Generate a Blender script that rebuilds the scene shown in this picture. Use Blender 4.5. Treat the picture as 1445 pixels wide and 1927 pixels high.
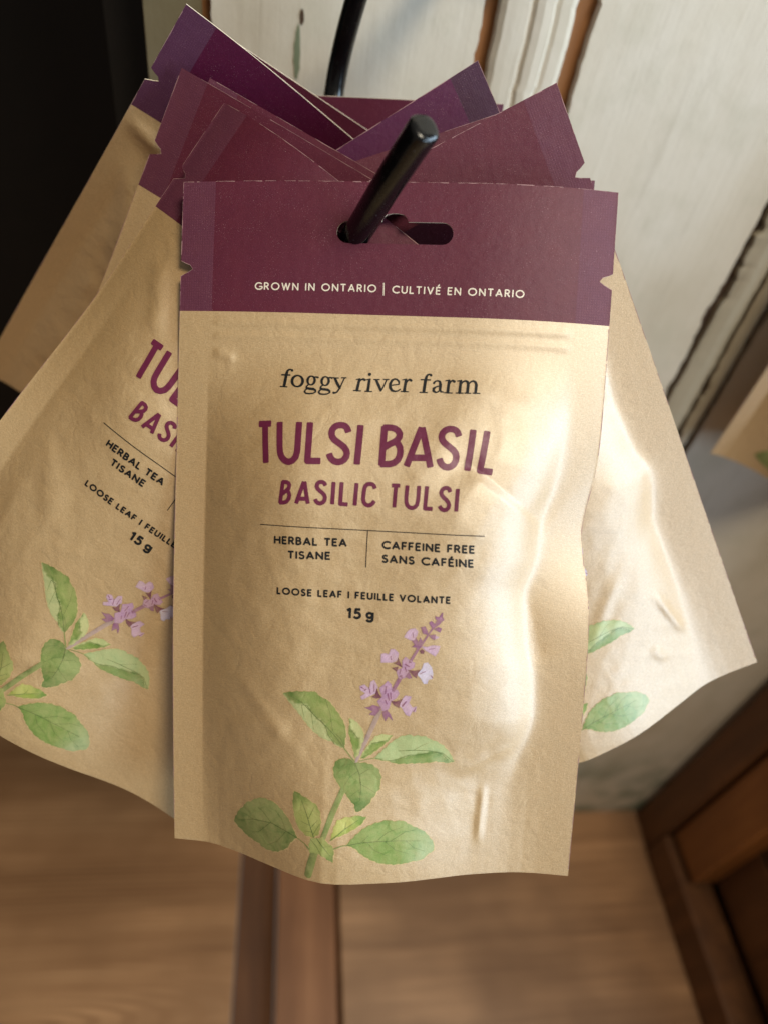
import bpy, math, json, random
import numpy as np
from mathutils import Vector, Matrix, geometry

# ------------------------------------------------------------------ camera, world, lights
scene = bpy.context.scene
for o in list(bpy.data.objects): bpy.data.objects.remove(o)
col = scene.collection
EYE = 0.95                                        # camera height over the floor boards
CAM_R = ((0.9867, -0.0443, -0.1563), (-0.0790, 0.7099, -0.6999), (0.1420, 0.7029, 0.6969))
cam = bpy.data.objects.new('camera', bpy.data.cameras.new('camera')); col.objects.link(cam)
m = Matrix(CAM_R).to_4x4(); m.translation = Vector((0, 0, EYE)); cam.matrix_world = m
cam.data.sensor_fit = 'VERTICAL'; cam.data.sensor_height = 36.0; cam.data.lens = 24.0
cam.data.clip_start = 0.01; cam.data.clip_end = 60
cam.data.dof.use_dof = True; cam.data.dof.focus_distance = 0.212; cam.data.dof.aperture_fstop = 6.6
scene.camera = cam

world = bpy.data.worlds.new('World'); scene.world = world; world.use_nodes = True
bg = world.node_tree.nodes['Background']
bg.inputs[0].default_value = (1.0, 0.90, 0.78, 1); bg.inputs[1].default_value = 0.16

def area_light(name, loc, target, sx, sy, power, rgb):
    L = bpy.data.lights.new(name, 'AREA'); L.shape = 'RECTANGLE'; L.size = sx; L.size_y = sy
    L.energy = power; L.color = rgb
    o = bpy.data.objects.new(name, L); col.objects.link(o)
    o.location = loc
    o.rotation_euler = (Vector(target) - Vector(loc)).to_track_quat('-Z', 'Y').to_euler()
    return o
area_light('window_light', (1.15, -0.02, EYE + 0.20), (0.05, 0.2, EYE - .15), 0.85, 1.0, 29.0, (0.62, 0.82, 1.0))
area_light('shop_window_light', (1.02, -0.88, EYE - 0.12), (0.08, 0.15, EYE - .15), 0.55, 0.55, 9.5, (0.62, 0.82, 1.0))
area_light('ceiling_lamp', (0.45, -0.55, EYE + 1.15), (0.0, 0.25, EYE - .2), 0.4, 0.4, 17.5, (1.0, 0.90, 0.70))

scene.view_settings.view_transform = 'Standard'; scene.view_settings.look = 'None'
scene.view_settings.exposure = 0.0; scene.view_settings.gamma = 1.0
scene.cycles.max_bounces = 6
scene.cycles.use_denoising = True

# ------------------------------------------------------------------ small helpers
def lin(r, g, b):
    f = lambda c: ((c / 255) / 12.92 if c / 255 <= .04045 else (((c / 255) + .055) / 1.055) ** 2.4)
    return (f(r), f(g), f(b), 1)

def tag(o, label=None, cat=None, group=None, kind=None):
    if label: o['label'] = label
    if cat: o['category'] = cat
    if group: o['group'] = group
    if kind: o['kind'] = kind
    return o

def empty(name, loc=(0, 0, 0)):
    o = bpy.data.objects.new(name, None); col.objects.link(o); o.location = loc
    o.empty_display_size = .02
    return o

def mesh_obj(name, verts, faces, mat, parent=None, smooth=True, normals=None, uv=None, colors=None):
    me = bpy.data.meshes.new(name)
    me.from_pydata(verts.tolist() if hasattr(verts, 'tolist') else verts, [], faces.tolist() if hasattr(faces, 'tolist') else faces)
    mats = mat if isinstance(mat, (list, tuple)) else [mat]
    for k in mats: me.materials.append(k)
    if smooth: me.polygons.foreach_set('use_smooth', [True] * len(me.polygons))
    if uv is not None:
        lay = me.uv_layers.new(name='label')
        idx = np.empty(len(me.loops), dtype=np.int32); me.loops.foreach_get('vertex_index', idx)
        lay.data.foreach_set('uv', np.asarray(uv, dtype=np.float32)[idx].ravel())
    if colors is not None:
        at = me.color_attributes.new('ink', 'FLOAT_COLOR', 'POINT')
        at.data.foreach_set('color', np.asarray(colors, dtype=np.float32).ravel())
    me.update()
    if normals is not None: me.normals_split_custom_set_from_vertices([tuple(n) for n in normals])
    o = bpy.data.objects.new(name, me); col.objects.link(o)
    if parent is not None: o.parent = parent
    return o

class NT:
    def __init__(s, name):
        s.m = bpy.data.materials.new(name); s.m.use_nodes = True; s.t = s.m.node_tree
        s.b = s.t.nodes['Principled BSDF']; s.out = s.t.nodes['Material Output']
    def n(s, typ, **kw):
        x = s.t.nodes.new(typ)
        for k, v in kw.items():
            if k.startswith('i_'):
                x.inputs[k[2:].replace('_', ' ')].default_value = v
            else: setattr(x, k, v)
        return x
    def l(s, a, b): s.t.links.new(a, b)
    def coords(s, kind='Object', scale=(1, 1, 1), rot=(0, 0, 0), loc=(0, 0, 0)):
        tc = s.n('ShaderNodeTexCoord'); mp = s.n('ShaderNodeMapping')
        mp.inputs['Scale'].default_value = scale; mp.inputs['Rotation'].default_value = rot; mp.inputs['Location'].default_value = loc
        s.l(tc.outputs[kind], mp.inputs[0]); return mp.outputs[0]
    def noise(s, vec, scale, detail=3, rough=.5, dist=0):
        x = s.n('ShaderNodeTexNoise'); x.inputs['Scale'].default_value = scale; x.inputs['Detail'].default_value = detail
        x.inputs['Roughness'].default_value = rough; x.inputs['Distortion'].default_value = dist
        s.l(vec, x.inputs['Vector']); return x.outputs['Fac']
    def ramp(s, fac, stops, interp='LINEAR'):
        x = s.n('ShaderNodeValToRGB'); x.color_ramp.interpolation = interp
        e = x.color_ramp.elements
        while len(e) < len(stops): e.new(.5)
        for k, (p, c) in enumerate(stops):
            e[k].position = p; e[k].color = c if len(c) == 4 else (*c, 1)
        s.l(fac, x.inputs[0]); return x.outputs[0]
    def mix(s, fac, a, b, mode='MIX'):
        x = s.n('ShaderNodeMix', data_type='RGBA', blend_type=mode)
        for sock, v in ((x.inputs[0], fac), (x.inputs[6], a), (x.inputs[7], b)):
            if hasattr(v, 'is_output'): s.l(v, sock)
            else: sock.default_value = v
        return x.outputs[2]
    def math(s, op, a, b=0.0):
        x = s.n('ShaderNodeMath', operation=op)
        for sock, v in ((x.inputs[0], a), (x.inputs[1], b)):
            if hasattr(v, 'is_output'): s.l(v, sock)
            else: sock.default_value = v
        return x.outputs[0]
    def bump(s, h, strength, dist):
        x = s.n('ShaderNodeBump'); x.inputs['Strength'].default_value = strength; x.inputs['Distance'].default_value = dist
        s.l(h, x.inputs['Height']); s.l(x.outputs[0], s.b.inputs['Normal']); return x
    def set(s, **kw):
        for k, v in kw.items():
            sock = s.b.inputs[k.replace('_', ' ')]
            if hasattr(v, 'is_output'): s.l(v, sock)
            else: sock.default_value = v
G4 = lambda g: (g, g, g, 1)

# ------------------------------------------------------------------ pouch materials (label coordinates in mm/100)
def paper_fibres(N, vec):
    """fine grain and short fibres of kraft paper"""
    a = N.noise(vec, 260, 4, .65)
    st = N.n('ShaderNodeMapping'); st.inputs['Scale'].default_value = (60, 260, 60); N.l(vec, st.inputs[0])
    b = N.noise(st.outputs[0], 1.6, 3, .6, .6)
    c = N.noise(vec, 18, 4, .6)
    return a, b, c

def crinkle(N, vec, k=1.0):
    """soft crinkles of handled paper, shared by the paper and the print on it"""
    w = N.noise(vec, 3.6, 2, .45, .5)
    r = N.math('ABSOLUTE', N.math('SUBTRACT', w, .5))
    big = N.math('MULTIPLY', N.math('MINIMUM', r, .16), 7 * k)
    r2 = N.math('ABSOLUTE', N.math('SUBTRACT', N.noise(vec, 9, 3, .5, .4), .5))
    big = N.math('ADD', big, N.math('MULTIPLY', N.math('MINIMUM', r2, .09), 6.5 * k))
    return N.math('ADD', big, N.math('MULTIPLY', N.noise(vec, 34, 3, .55), 1.6))

def kraft_material(name, seal=False):
    N = NT(name); vec = N.coords('UV')
    a, b, c = paper_fibres(N, vec)
    base = N.ramp(a, [(.30, lin(168, 130, 80)), (.5, lin(196, 157, 102)), (.72, lin(220, 184, 130))])
    base = N.mix(.45, base, N.ramp(b, [(.3, lin(164, 126, 76)), (.55, lin(197, 158, 103)), (.8, lin(225, 190, 140))]))
    base = N.mix(N.ramp(c, [(.35, G4(.0)), (.7, G4(.22))]), base, lin(176, 145, 96))
    vo = N.n('ShaderNodeTexVoronoi', feature='F1'); vo.inputs['Scale'].default_value = 42; N.l(vec, vo.inputs['Vector'])
    sp = N.ramp(vo.outputs['Distance'], [(.045, G4(.55)), (.075, G4(0))])
    sp2 = N.math('MULTIPLY', sp, N.ramp(N.noise(vec, 9, 2), [(.5, G4(0)), (.62, G4(1))]))
    base = N.mix(sp2, base, lin(120, 86, 52))
    N.set(Roughness=N.ramp(a, [(.3, G4(.38)), (.7, G4(.50))]), Specular_IOR_Level=.7)
    N.set(Coat_Weight=1.0, Coat_Roughness=.52, Coat_IOR=2.3)
    g8 = N.noise(vec, 120, 3, .6)
    base = N.mix(N.ramp(g8, [(.42, G4(.0)), (.66, G4(.2))]), base, lin(222, 195, 150))
    h = N.math('ADD', N.math('MULTIPLY', a, 1.1), N.math('ADD', N.math('MULTIPLY', b, .8), N.math('MULTIPLY', g8, .45)))
    h = N.math('ADD', h, crinkle(N, vec, .25 if seal else 1))
    if seal:
        wv = N.n('ShaderNodeTexWave', wave_type='BANDS', bands_direction='Y'); wv.inputs['Scale'].default_value = 22
        wv.inputs['Distortion'].default_value = .6; N.l(vec, wv.inputs['Vector'])
        h = N.math('ADD', h, N.math('MULTIPLY', wv.outputs['Fac'], .06))
    N.set(Base_Color=base)
    N.bump(h, .6, .00022)
    return N.m

def purple_material(name, rgb, seal=False):
    N = NT(name); vec = N.coords('UV')
    a, b, c = paper_fibres(N, vec)
    r, g, bb = rgb
    base = N.ramp(a, [(.3, lin(r * .88, g * .85, bb * .88)), (.7, lin(r * 1.1, g * 1.15, bb * 1.1))])
    base = N.mix(N.ramp(c, [(.4, G4(0)), (.75, G4(.3))]), base, lin(r * 1.15, g * 1.25, bb * 1.05))
    dust = N.ramp(N.noise(vec, 330, 2, .5), [(.64, G4(0)), (.74, G4(.6))])
    dust = N.math('MULTIPLY', dust, N.ramp(N.noise(vec, 12, 3), [(.42, G4(.3)), (.6, G4(1))]))
    base = N.mix(dust, base, lin(200, 160, 165))
    h = N.math('ADD', N.math('MULTIPLY', a, .6), crinkle(N, vec, .35))
    if seal:
        w1 = N.n('ShaderNodeTexWave', wave_type='BANDS', bands_direction='X'); w1.inputs['Scale'].default_value = 42
        w2 = N.n('ShaderNodeTexWave', wave_type='BANDS', bands_direction='Y'); w2.inputs['Scale'].default_value = 42
        for w in (w1, w2): N.l(vec, w.inputs['Vector']); w.inputs['Distortion'].default_value = .4
        weave = N.math('MULTIPLY', w1.outputs['Fac'], w2.outputs['Fac'])
        h = N.math('ADD', h, N.math('MULTIPLY', weave, .22))
        base = N.mix(N.math('MULTIPLY', weave, .07), base, lin(r * 1.7, g * 2.3, bb * 1.7))  # crimp tops tinted lighter, their sheen put into the colour
    N.set(Base_Color=base, Roughness=.5 if not seal else .55, Specular_IOR_Level=.34, Coat_Weight=.0, Coat_Roughness=.4)
    N.bump(h, .45, .00018)
    return N.m

def ink_material(name, rgb, rough=.42, coat=.3):
    N = NT(name); vec = N.coords('UV')
    a = N.noise(vec, 300, 3, .6)
    r, g, b = rgb
    N.set(Base_Color=N.ramp(a, [(.3, lin(r * .92, g * .92, b * .92)), (.72, lin(min(255, r * 1.08), min(255, g * 1.1), min(255, b * 1.08)))]),
          Roughness=rough, Coat_Weight=coat, Specular_IOR_Level=.35, Coat_Roughness=.40)
    N.bump(N.math('ADD', N.math('MULTIPLY', a, .6), crinkle(N, vec)), .4, .00022)
    return N.m

def paint_material(name):
    """watercolour print: the ink colour lives in the mesh, the paper grain comes through"""
    N = NT(name); vec = N.coords('UV')
    at = N.n('ShaderNodeAttribute', attribute_name='ink')
    a = N.noise(vec, 260, 4, .65); w = N.noise(vec, 24, 4, .6, 1.2)
    c = N.mix(N.ramp(w, [(.3, G4(.0)), (.7, G4(.30))]), at.outputs['Color'], lin(206, 186, 140))
    c = N.mix(N.ramp(w, [(.25, G4(.35)), (.45, G4(0))]), c, N.mix(.5, at.outputs['Color'], lin(40, 50, 20)))
    c = N.mix(.28, c, N.ramp(a, [(.3, lin(120, 104, 70)), (.7, lin(230, 214, 180))]), 'SOFT_LIGHT')
    N.set(Base_Color=c, Roughness=.46, Coat_Weight=.6, Coat_Roughness=.40, Coat_IOR=1.6)
    N.bump(N.math('ADD', N.math('MULTIPLY', a, .6), crinkle(N, vec)), .5, .00022)
    return N.m

MAT = dict(kraft=kraft_material('kraft_paper'), kraft_seal=kraft_material('kraft_paper_seal', True),
           plum=purple_material('plum_print', (92, 33, 52)), plum_seal=purple_material('plum_print_seal', (96, 46, 66), True),  # seal base lightened and greyed to hold the crimp's sheen
           violet=purple_material('violet_print', (80, 14, 50)), violet_seal=purple_material('violet_print_seal', (86, 44, 70), True),  # this seal colour carries the same painted sheen
           deep=purple_material('deep_violet_print', (80, 18, 62)), deep_seal=purple_material('deep_violet_print_seal', (60, 22, 50), True),  # seal darkened in colour for how it looks at its viewing angle
           ink_plum=ink_material('ink_plum', (104, 30, 62)), ink_black=ink_material('ink_black', (22, 22, 24), .5, .12),
           ink_white=ink_material('ink_white', (232, 216, 200)), paint=paint_material('watercolour_print'))
N = NT('cut_paper_edge'); N.set(Base_Color=lin(222, 205, 180), Roughness=.7); MAT['edge'] = N.m
N = NT('frayed_paper'); N.set(Base_Color=lin(172, 132, 132), Roughness=.8); MAT['fray'] = N.m

# ------------------------------------------------------------------ shape of a filled pouch (mm)
W2, HH, SEAL, HEAD = 65.0, 211.6, 10.4, 38.7     # half width, height, side seal, printed header (mm)

def sst(a, b, x):
    t = np.clip((x - a) / (b - a), 0, 1)
    return t * t * (3 - 2 * t)

def gau(x, s):
    return np.exp(-(x / s) ** 2)

def wob(u, v, seed):
    r = np.random.RandomState(seed); o = 0 * u
    for k in range(7):
        a = r.uniform(0, 6.283); f = r.uniform(.04, .16); p = r.uniform(0, 6.283)
        o = o + np.sin((np.cos(a) * u + np.sin(a) * v) * f + p) * (.07 / f) * .28
    return o

def rumple(u, v, seed):
    """short sharp-crested crumples: the lumps of loose leaf under the paper"""
    r = np.random.RandomState(seed + 90); o = 0 * u
    for k in range(12):
        a = r.uniform(0, 6.283); f = r.uniform(.16, .5); p = r.uniform(0, 6.283)
        q = np.sin((np.cos(a) * u + np.sin(a) * v) * f + p + 1.3 * np.sin(.07 * u - .05 * v + k))
        o = o + (1 - np.sqrt(q * q + .02)) * (.12 / f) * (.6 + .4 * np.sin(.05 * u + .06 * v + 2 * k))
    return o

def lump(u, v, P):
    """height of the filled front panel over the seal plane"""
    a = -W2 + SEAL - .3
    b = 0 * v; q = np.array([-3.2, -1.6, 0, 1.6, 3.2])
    for d_, w_ in zip(q, (.12, .22, .32, .22, .12)): b = b + w_ * np.interp(v + d_, P['bv'], P['bu'])
    h = P['h'] * sst(44, 100, v) * (1 - sst(150, HH + 8, v))
    h = h * (1 + P.get('sag', 0) * gau(v - 150, 45))
    tl = np.clip((u - a) / (P.get('wl', 52)), 0, 1)
    L = np.sin(np.clip((u - a) / P.get('wl', 52), 0, 1) * np.pi / 2)
    e = P.get('soft', 1.6); x = ((b - u) + np.sqrt((b - u) ** 2 + e * e)) / 2 - e * .04
    R = 1 - np.exp(-np.clip(x, 0, None) / P.get('wr', 10))
    R = R * (1 - P.get('tail', 0) * sst(158, 184, v) * np.exp(-np.clip(x, 0, None) / 22))
    z = h * L * R
    z = z + P.get('wob', .35) * wob(u, v, P.get('seed', 1)) * sst(46, 60, v) * sst(0, 12, u - a) * sst(0, 12, b - u)
    z = z + P.get('rum', 0) * rumple(u, v, P.get('seed', 1)) * sst(50, 75, v) * sst(0, 10, u - a) * sst(-1, 9, b - u) * (1 - .6 * sst(185, 208, v))
    return z

def crease(u, v, p0, p1, wa, wb, dep):
    """valley along p0-p1, sharp; wa/wb reach on each side"""
    d = np.array(p1, float) - p0; L = np.hypot(*d); d = d / L
    s = (u - p0[0]) * d[0] + (v - p0[1]) * d[1]
    n = (u - p0[0]) * -d[1] + (v - p0[1]) * d[0]
    e = sst(-.18 * L, .15 * L, s) * (1 - sst(.85 * L, 1.12 * L, s))
    w = np.where(n > 0, wa, wb)
    return -dep * np.exp(-(np.sqrt(n * n + .8) - .9) / w) * e

def step(u, v, p0, p1, w, hgt, L2):
    """folded paper: raised below the line p0-p1, fading away from it"""
    d = np.array(p1, float) - p0; L = np.hypot(*d); d = d / L
    s = (u - p0[0]) * d[0] + (v - p0[1]) * d[1]
    n = (u - p0[0]) * -d[1] + (v - p0[1]) * d[0]
    e = sst(-.05 * L, .25 * L, s) * (1 - sst(.85 * L, 1.08 * L, s))
    return hgt * (sst(-w, w, n) * np.exp(-np.clip(n, 0, None) / L2) * e)

def ridge(u, v, p0, p1, w, hgt):
    d = np.array(p1, float) - p0; L = np.hypot(*d); d = d / L
    s = (u - p0[0]) * d[0] + (v - p0[1]) * d[1]
    n = (u - p0[0]) * -d[1] + (v - p0[1]) * d[0]
    e = sst(-.2 * L, .25 * L, s) * (1 - sst(.75 * L, 1.2 * L, s))
    return hgt * gau(n, w) * e

def bend(u, v, P):
    """the whole pouch bends: right top corner back, sides wave"""
    z = -P.get('cr', 0) * np.clip((u - 22) / 43, 0, 1) ** 2 * (1 - sst(60, 150, v))
    z = z - P.get('cl', 0) * np.clip((-u - 22) / 43, 0, 1) ** 2 * (1 - sst(60, 150, v))
    z = z + P.get('arc', 0) * (v / HH) ** 2
    z = z - P.get('dent', 0) * gau(v - P.get('dv', 105), 22) * np.clip((u - 25) / 40, 0, 1) ** 2
    return z

def front(u, v, P, off=0.0):
    """local position (mm) of label point (u right, v down) on the front face"""
    z = bend(u, v, P) + lump(u, v, P)
    for c in P.get('creases', ()): z = z + crease(u, v, *c)
    for c in P.get('ridges', ()): z = z + ridge(u, v, *c)
    for c in P.get('steps', ()): z = z + step(u, v, *c)
    z = z + .22 * (gau(v - 42, 1.1) + gau(v - 46, 1.1)) * sst(-W2 + SEAL, -W2 + SEAL + 3, u) * sst(-W2 + SEAL, -W2 + SEAL + 3, -u)
    # bottom gusset pushes the lower edge out
    gz = 0 * u
    for d_, w_ in zip(np.array([-9, -4.5, 0, 4.5, 9.]), (.1, .23, .34, .23, .1)):
        gz = gz + w_ * np.clip(np.interp(u + d_, P.get('gu', (-W2, -56, -40, -12, 12, 38, 50, W2)), P.get('gz', (0, .02, .25, 1, .8, .15, 0, 0))), 0, 1.1)
    z = z + P.get('gus', 0) * sst(150, HH, v) * gz * sst(W2 - 1, W2 - 12, np.abs(u))
    pin = P.get('pin', 0) * gau(v - P.get('dv', 105), 15) * np.clip(u / W2, 0, 1)
    x = u - pin
    y = -v
    return x, y, z + off

P1 = dict(h=13.0, wl=36, wr=9.5, soft=1.8, tail=.75, rum=.19, seed=3, wob=.8, cr=5.0, dent=5, dv=101, pin=2.6, gus=14,
          bv=(44, 70, 88, 98, 104, 110, 115, 119, 126, 134, 144, 158, 166, 172, 181, 190, 202, 212),
          bu=(55, 54.5, 52.5, 51, 50.5, 49.5, 46.5, 45, 45, 46, 48.5, 49.5, 48, 46, 44, 43, 43, 43),
          creases=[((22, 81), (50, 99), 9, 9, 1.6), ((45, 118), (51, 140), 4, 4, .5)],
          steps=[((24, 82), (50, 98.5), 1.5, 1.5, 16), ((8, 178), (34, 166), 2.2, .45, 10), ((-34, 198), (-8, 188), 2.4, .45, 10), ((-48, 120), (-30, 128), 2.6, .4, 9), ((-46, 166), (-26, 160), 2.4, .45, 9)],
          ridges=[((36, 182), (35.3, 199), 1.3, .65), ((-53, 51), (-47, 53), 1.6, .45), ((-40, 150), (-20, 172), 2.5, .35),
                  ((-12, 186), (14, 180), 3, .35), ((20, 58), (44, 66), 4, .5), ((28, 176), (42, 168), 2, .5)])


# ------------------------------------------------------------------ hook
def smooth_path(pts, n):
    P = np.array(pts, float); P = np.vstack([2 * P[0] - P[1], P, 2 * P[-1] - P[-2]]); out = []
    for i in range(1, len(P) - 2):
        for t in np.linspace(0, 1, n, endpoint=False):
            a, b, c, d = P[i - 1:i + 3]
            out.append(.5 * (2 * b + (c - a) * t + (2 * a - 5 * b + 4 * c - d) * t * t + (-a + 3 * b - 3 * c + d) * t ** 3))
    out.append(P[-2]); return np.array(out)

def rod(name, pts, radii, mat, parent, n=8, sides=28, square=.22, endcap=True, first_bevel=True):
    C_ = smooth_path(pts, n); Rr = np.interp(np.linspace(0, 1, len(C_)), np.linspace(0, 1, len(radii)), radii)
    T = np.gradient(C_, axis=0); T /= np.linalg.norm(T, axis=1)[:, None]
    X = np.cross(T[0], (0, 0, 1.)); X = X / np.linalg.norm(X); V, F = [], []
    rings = []
    for i in range(len(C_)):
        X = X - T[i] * (X @ T[i]); X /= np.linalg.norm(X); Y = np.cross(T[i], X)
        rings.append((C_[i], X.copy(), Y, Rr[i], T[i]))
    if endcap:
        c, X, Y, r, t = rings[0]
        pre = [(c - t * r * a, X, Y, r * b, t) for a, b in ((.24, .04), (.24, .5), (.22, .74), (.15, .90), (.06, .98))]
        rings = pre + rings
    for (c, X, Y, r, t) in rings:
        for k in range(sides):
            a = 2 * math.pi * k / sides + .5
            q = 1 + square * .32 * (math.cos(4 * a) * -.5)      # forged, slightly squared section
            V.append(c + (X * math.cos(a) + Y * math.sin(a)) * r * q)
    for i in range(len(rings) - 1):
        for k in range(sides):
            F.append([i * sides + k, i * sides + (k + 1) % sides, (i + 1) * sides + (k + 1) % sides, (i + 1) * sides + k])
    F.append(list(range(sides))[::-1]); F.append([len(V) - sides + k for k in range(sides)])
    return mesh_obj(name, np.array(V) * .001 + np.array((0, 0, EYE)), F, mat, parent)

N = NT('black_painted_iron'); vec = N.coords('Object')
a = N.noise(vec, 260, 4, .6); c = N.noise(vec, 60, 3)
N.set(Base_Color=N.ramp(N.noise(vec, 900, 2), [(.7, lin(12, 12, 13)), (.76, lin(70, 70, 72))]), Roughness=N.ramp(a, [(.3, G4(.16)), (.7, G4(.30))]), Specular_IOR_Level=.5)
N.bump(N.math('ADD', N.math('MULTIPLY', a, .3), c), .25, .0006); iron = N.m

hook = empty('wall_hook', (.07, .352, EYE + .02)); tag(hook, 'black iron J-shaped hook with an upturned tip that carries the pouches', 'hook')
def re_parent(o, root):
    o.parent = root; o.matrix_parent_inverse = Matrix.Translation(root.location).inverted(); return o
PATH = [(31.2, 180.5, -48.6), (26, 190.5, -65), (20.5, 202, -84), (19, 208, -90), (18, 217, -93.5), (17, 230, -94), (16, 250, -94), (15, 275, -93), (15, 300, -90),
        (15.5, 315, -82), (17, 320, -68), (19.5, 316, -52), (22.5, 310, -38), (27, 305, -28), (36, 302, -22), (50, 314, -19), (66, 352, -18)]
re_parent(rod('hook_rod', PATH, [4.0, 4.1, 4.1, 4.1, 4.6], iron, None), hook)
def box(name, lo, hi, mat, parent=None, bevel=0, seg=2):
    import bmesh
    bm = bmesh.new(); bmesh.ops.create_cube(bm, size=1)
    for v in bm.verts: v.co = Vector([(lo[i] + hi[i]) / 2 + v.co[i] * (hi[i] - lo[i]) for i in range(3)])
    if bevel: bmesh.ops.bevel(bm, geom=bm.edges[:], offset=bevel, segments=seg, affect='EDGES', profile=.5)
    me = bpy.data.meshes.new(name); bm.to_mesh(me); bm.free(); me.materials.append(mat)
    me.polygons.foreach_set('use_smooth', [False] * len(me.polygons))
    o = bpy.data.objects.new(name, me); col.objects.link(o)
    if parent is not None: o.parent = parent
    return o
re_parent(box('mount_plate', (.048, .352, EYE - .034), (.088, .3565, EYE + .03), iron, None, .002), hook)

# the neighbouring hook
hook2 = empty('wall_hook', (.40, .352, EYE + .02)); tag(hook2, 'black iron hook past the picture edge, carrying the blurred neighbouring pouch', 'hook')
sh = np.array((337., 0, 22.)); 
re_parent(rod('hook_rod', [tuple(np.array(p) + sh) for p in PATH], [3.5, 3.7, 3.8, 3.8, 3.8], iron, None), hook2)


# ------------------------------------------------------------------ painted plank wall
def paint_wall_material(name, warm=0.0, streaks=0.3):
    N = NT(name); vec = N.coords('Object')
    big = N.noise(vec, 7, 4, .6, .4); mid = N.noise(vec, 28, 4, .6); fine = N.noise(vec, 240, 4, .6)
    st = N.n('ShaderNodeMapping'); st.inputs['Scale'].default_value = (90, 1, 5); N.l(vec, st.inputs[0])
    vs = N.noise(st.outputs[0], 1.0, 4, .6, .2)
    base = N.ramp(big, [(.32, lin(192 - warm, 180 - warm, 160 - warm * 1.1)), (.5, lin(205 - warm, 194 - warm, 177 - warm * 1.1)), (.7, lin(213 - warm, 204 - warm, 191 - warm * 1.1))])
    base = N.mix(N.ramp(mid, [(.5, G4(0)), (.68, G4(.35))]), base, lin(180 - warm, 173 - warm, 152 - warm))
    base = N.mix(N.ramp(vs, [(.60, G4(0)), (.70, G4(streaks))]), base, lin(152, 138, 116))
    # chips: small worn marks
    ch = N.n('ShaderNodeMapping'); ch.inputs['Scale'].default_value = (26, 26, 11); N.l(vec, ch.inputs[0])
    cf = N.noise(ch.outputs[0], 1.0, 5, .74)
    base = N.mix(N.ramp(cf, [(.70, G4(0)), (.73, G4(.75))]), base, lin(126, 128, 108))
    # old green paint comes through near the floor
    sx = N.n('ShaderNodeSeparateXYZ'); tc = N.n('ShaderNodeTexCoord'); N.l(tc.outputs['Object'], sx.inputs[0])
    low = N.ramp(sx.outputs['Z'], [(.04, G4(1)), (.20, G4(0))])
    gr = N.math('MULTIPLY', low, N.ramp(N.noise(vec, 15, 4, .6), [(.38, G4(0)), (.55, G4(1))]))
    base = N.mix(gr, base, lin(92, 108, 84))
    N.set(Base_Color=base, Roughness=.74)
    N.bump(N.math('ADD', N.math('ADD', N.math('MULTIPLY', fine, .2), N.math('MULTIPLY', mid, .5)), N.math('MULTIPLY', vs, .6)), .6, .0014)
    return N.m

def wood_material(name, dark, mid_, light, axis='X', scale=1.0, rough=.5, rings=None, bumpd=.0008):
    N = NT(name)
    sc = {'X': (1.2, 22, 22), 'Y': (22, 1.2, 22), 'Z': (22, 22, 1.2)}[axis]
    vec = N.coords('Object', tuple(s * scale for s in sc)); raw = N.coords('Object')
    g = N.noise(vec, 1.6, 5, .62, .5); g2 = N.noise(vec, 7, 3, .6)
    base = N.ramp(g, [(.3, dark), (.5, mid_), (.72, light)])
    base = N.mix(.25, base, N.ramp(g2, [(.35, dark), (.7, light)]))
    blot = N.noise(raw, 5, 3, .55)
    base = N.mix(N.ramp(blot, [(.40, G4(.6)), (.60, G4(0))]), base, dark)
    if rings:
        cx, cy, sx, sy, dist = rings
        mp = N.coords('Object', (sx, sy, 1), (0, 0, 0), (-cx * sx, -cy * sy, 0))
        wv = N.n('ShaderNodeTexWave', wave_type='RINGS', rings_direction='Z'); wv.inputs['Scale'].default_value = 1.0
        wv.inputs['Distortion'].default_value = dist; wv.inputs['Detail'].default_value = 2; N.l(mp, wv.inputs['Vector'])
        base = N.mix(N.ramp(wv.outputs['Fac'], [(.15, G4(.75)), (.6, G4(0))]), base, N.mix(.5, dark, mid_))
    N.set(Base_Color=base, Roughness=rough)
    N.bump(N.math('ADD', g, N.math('MULTIPLY', g2, .3)), .4, bumpd)
    return N.m

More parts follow.
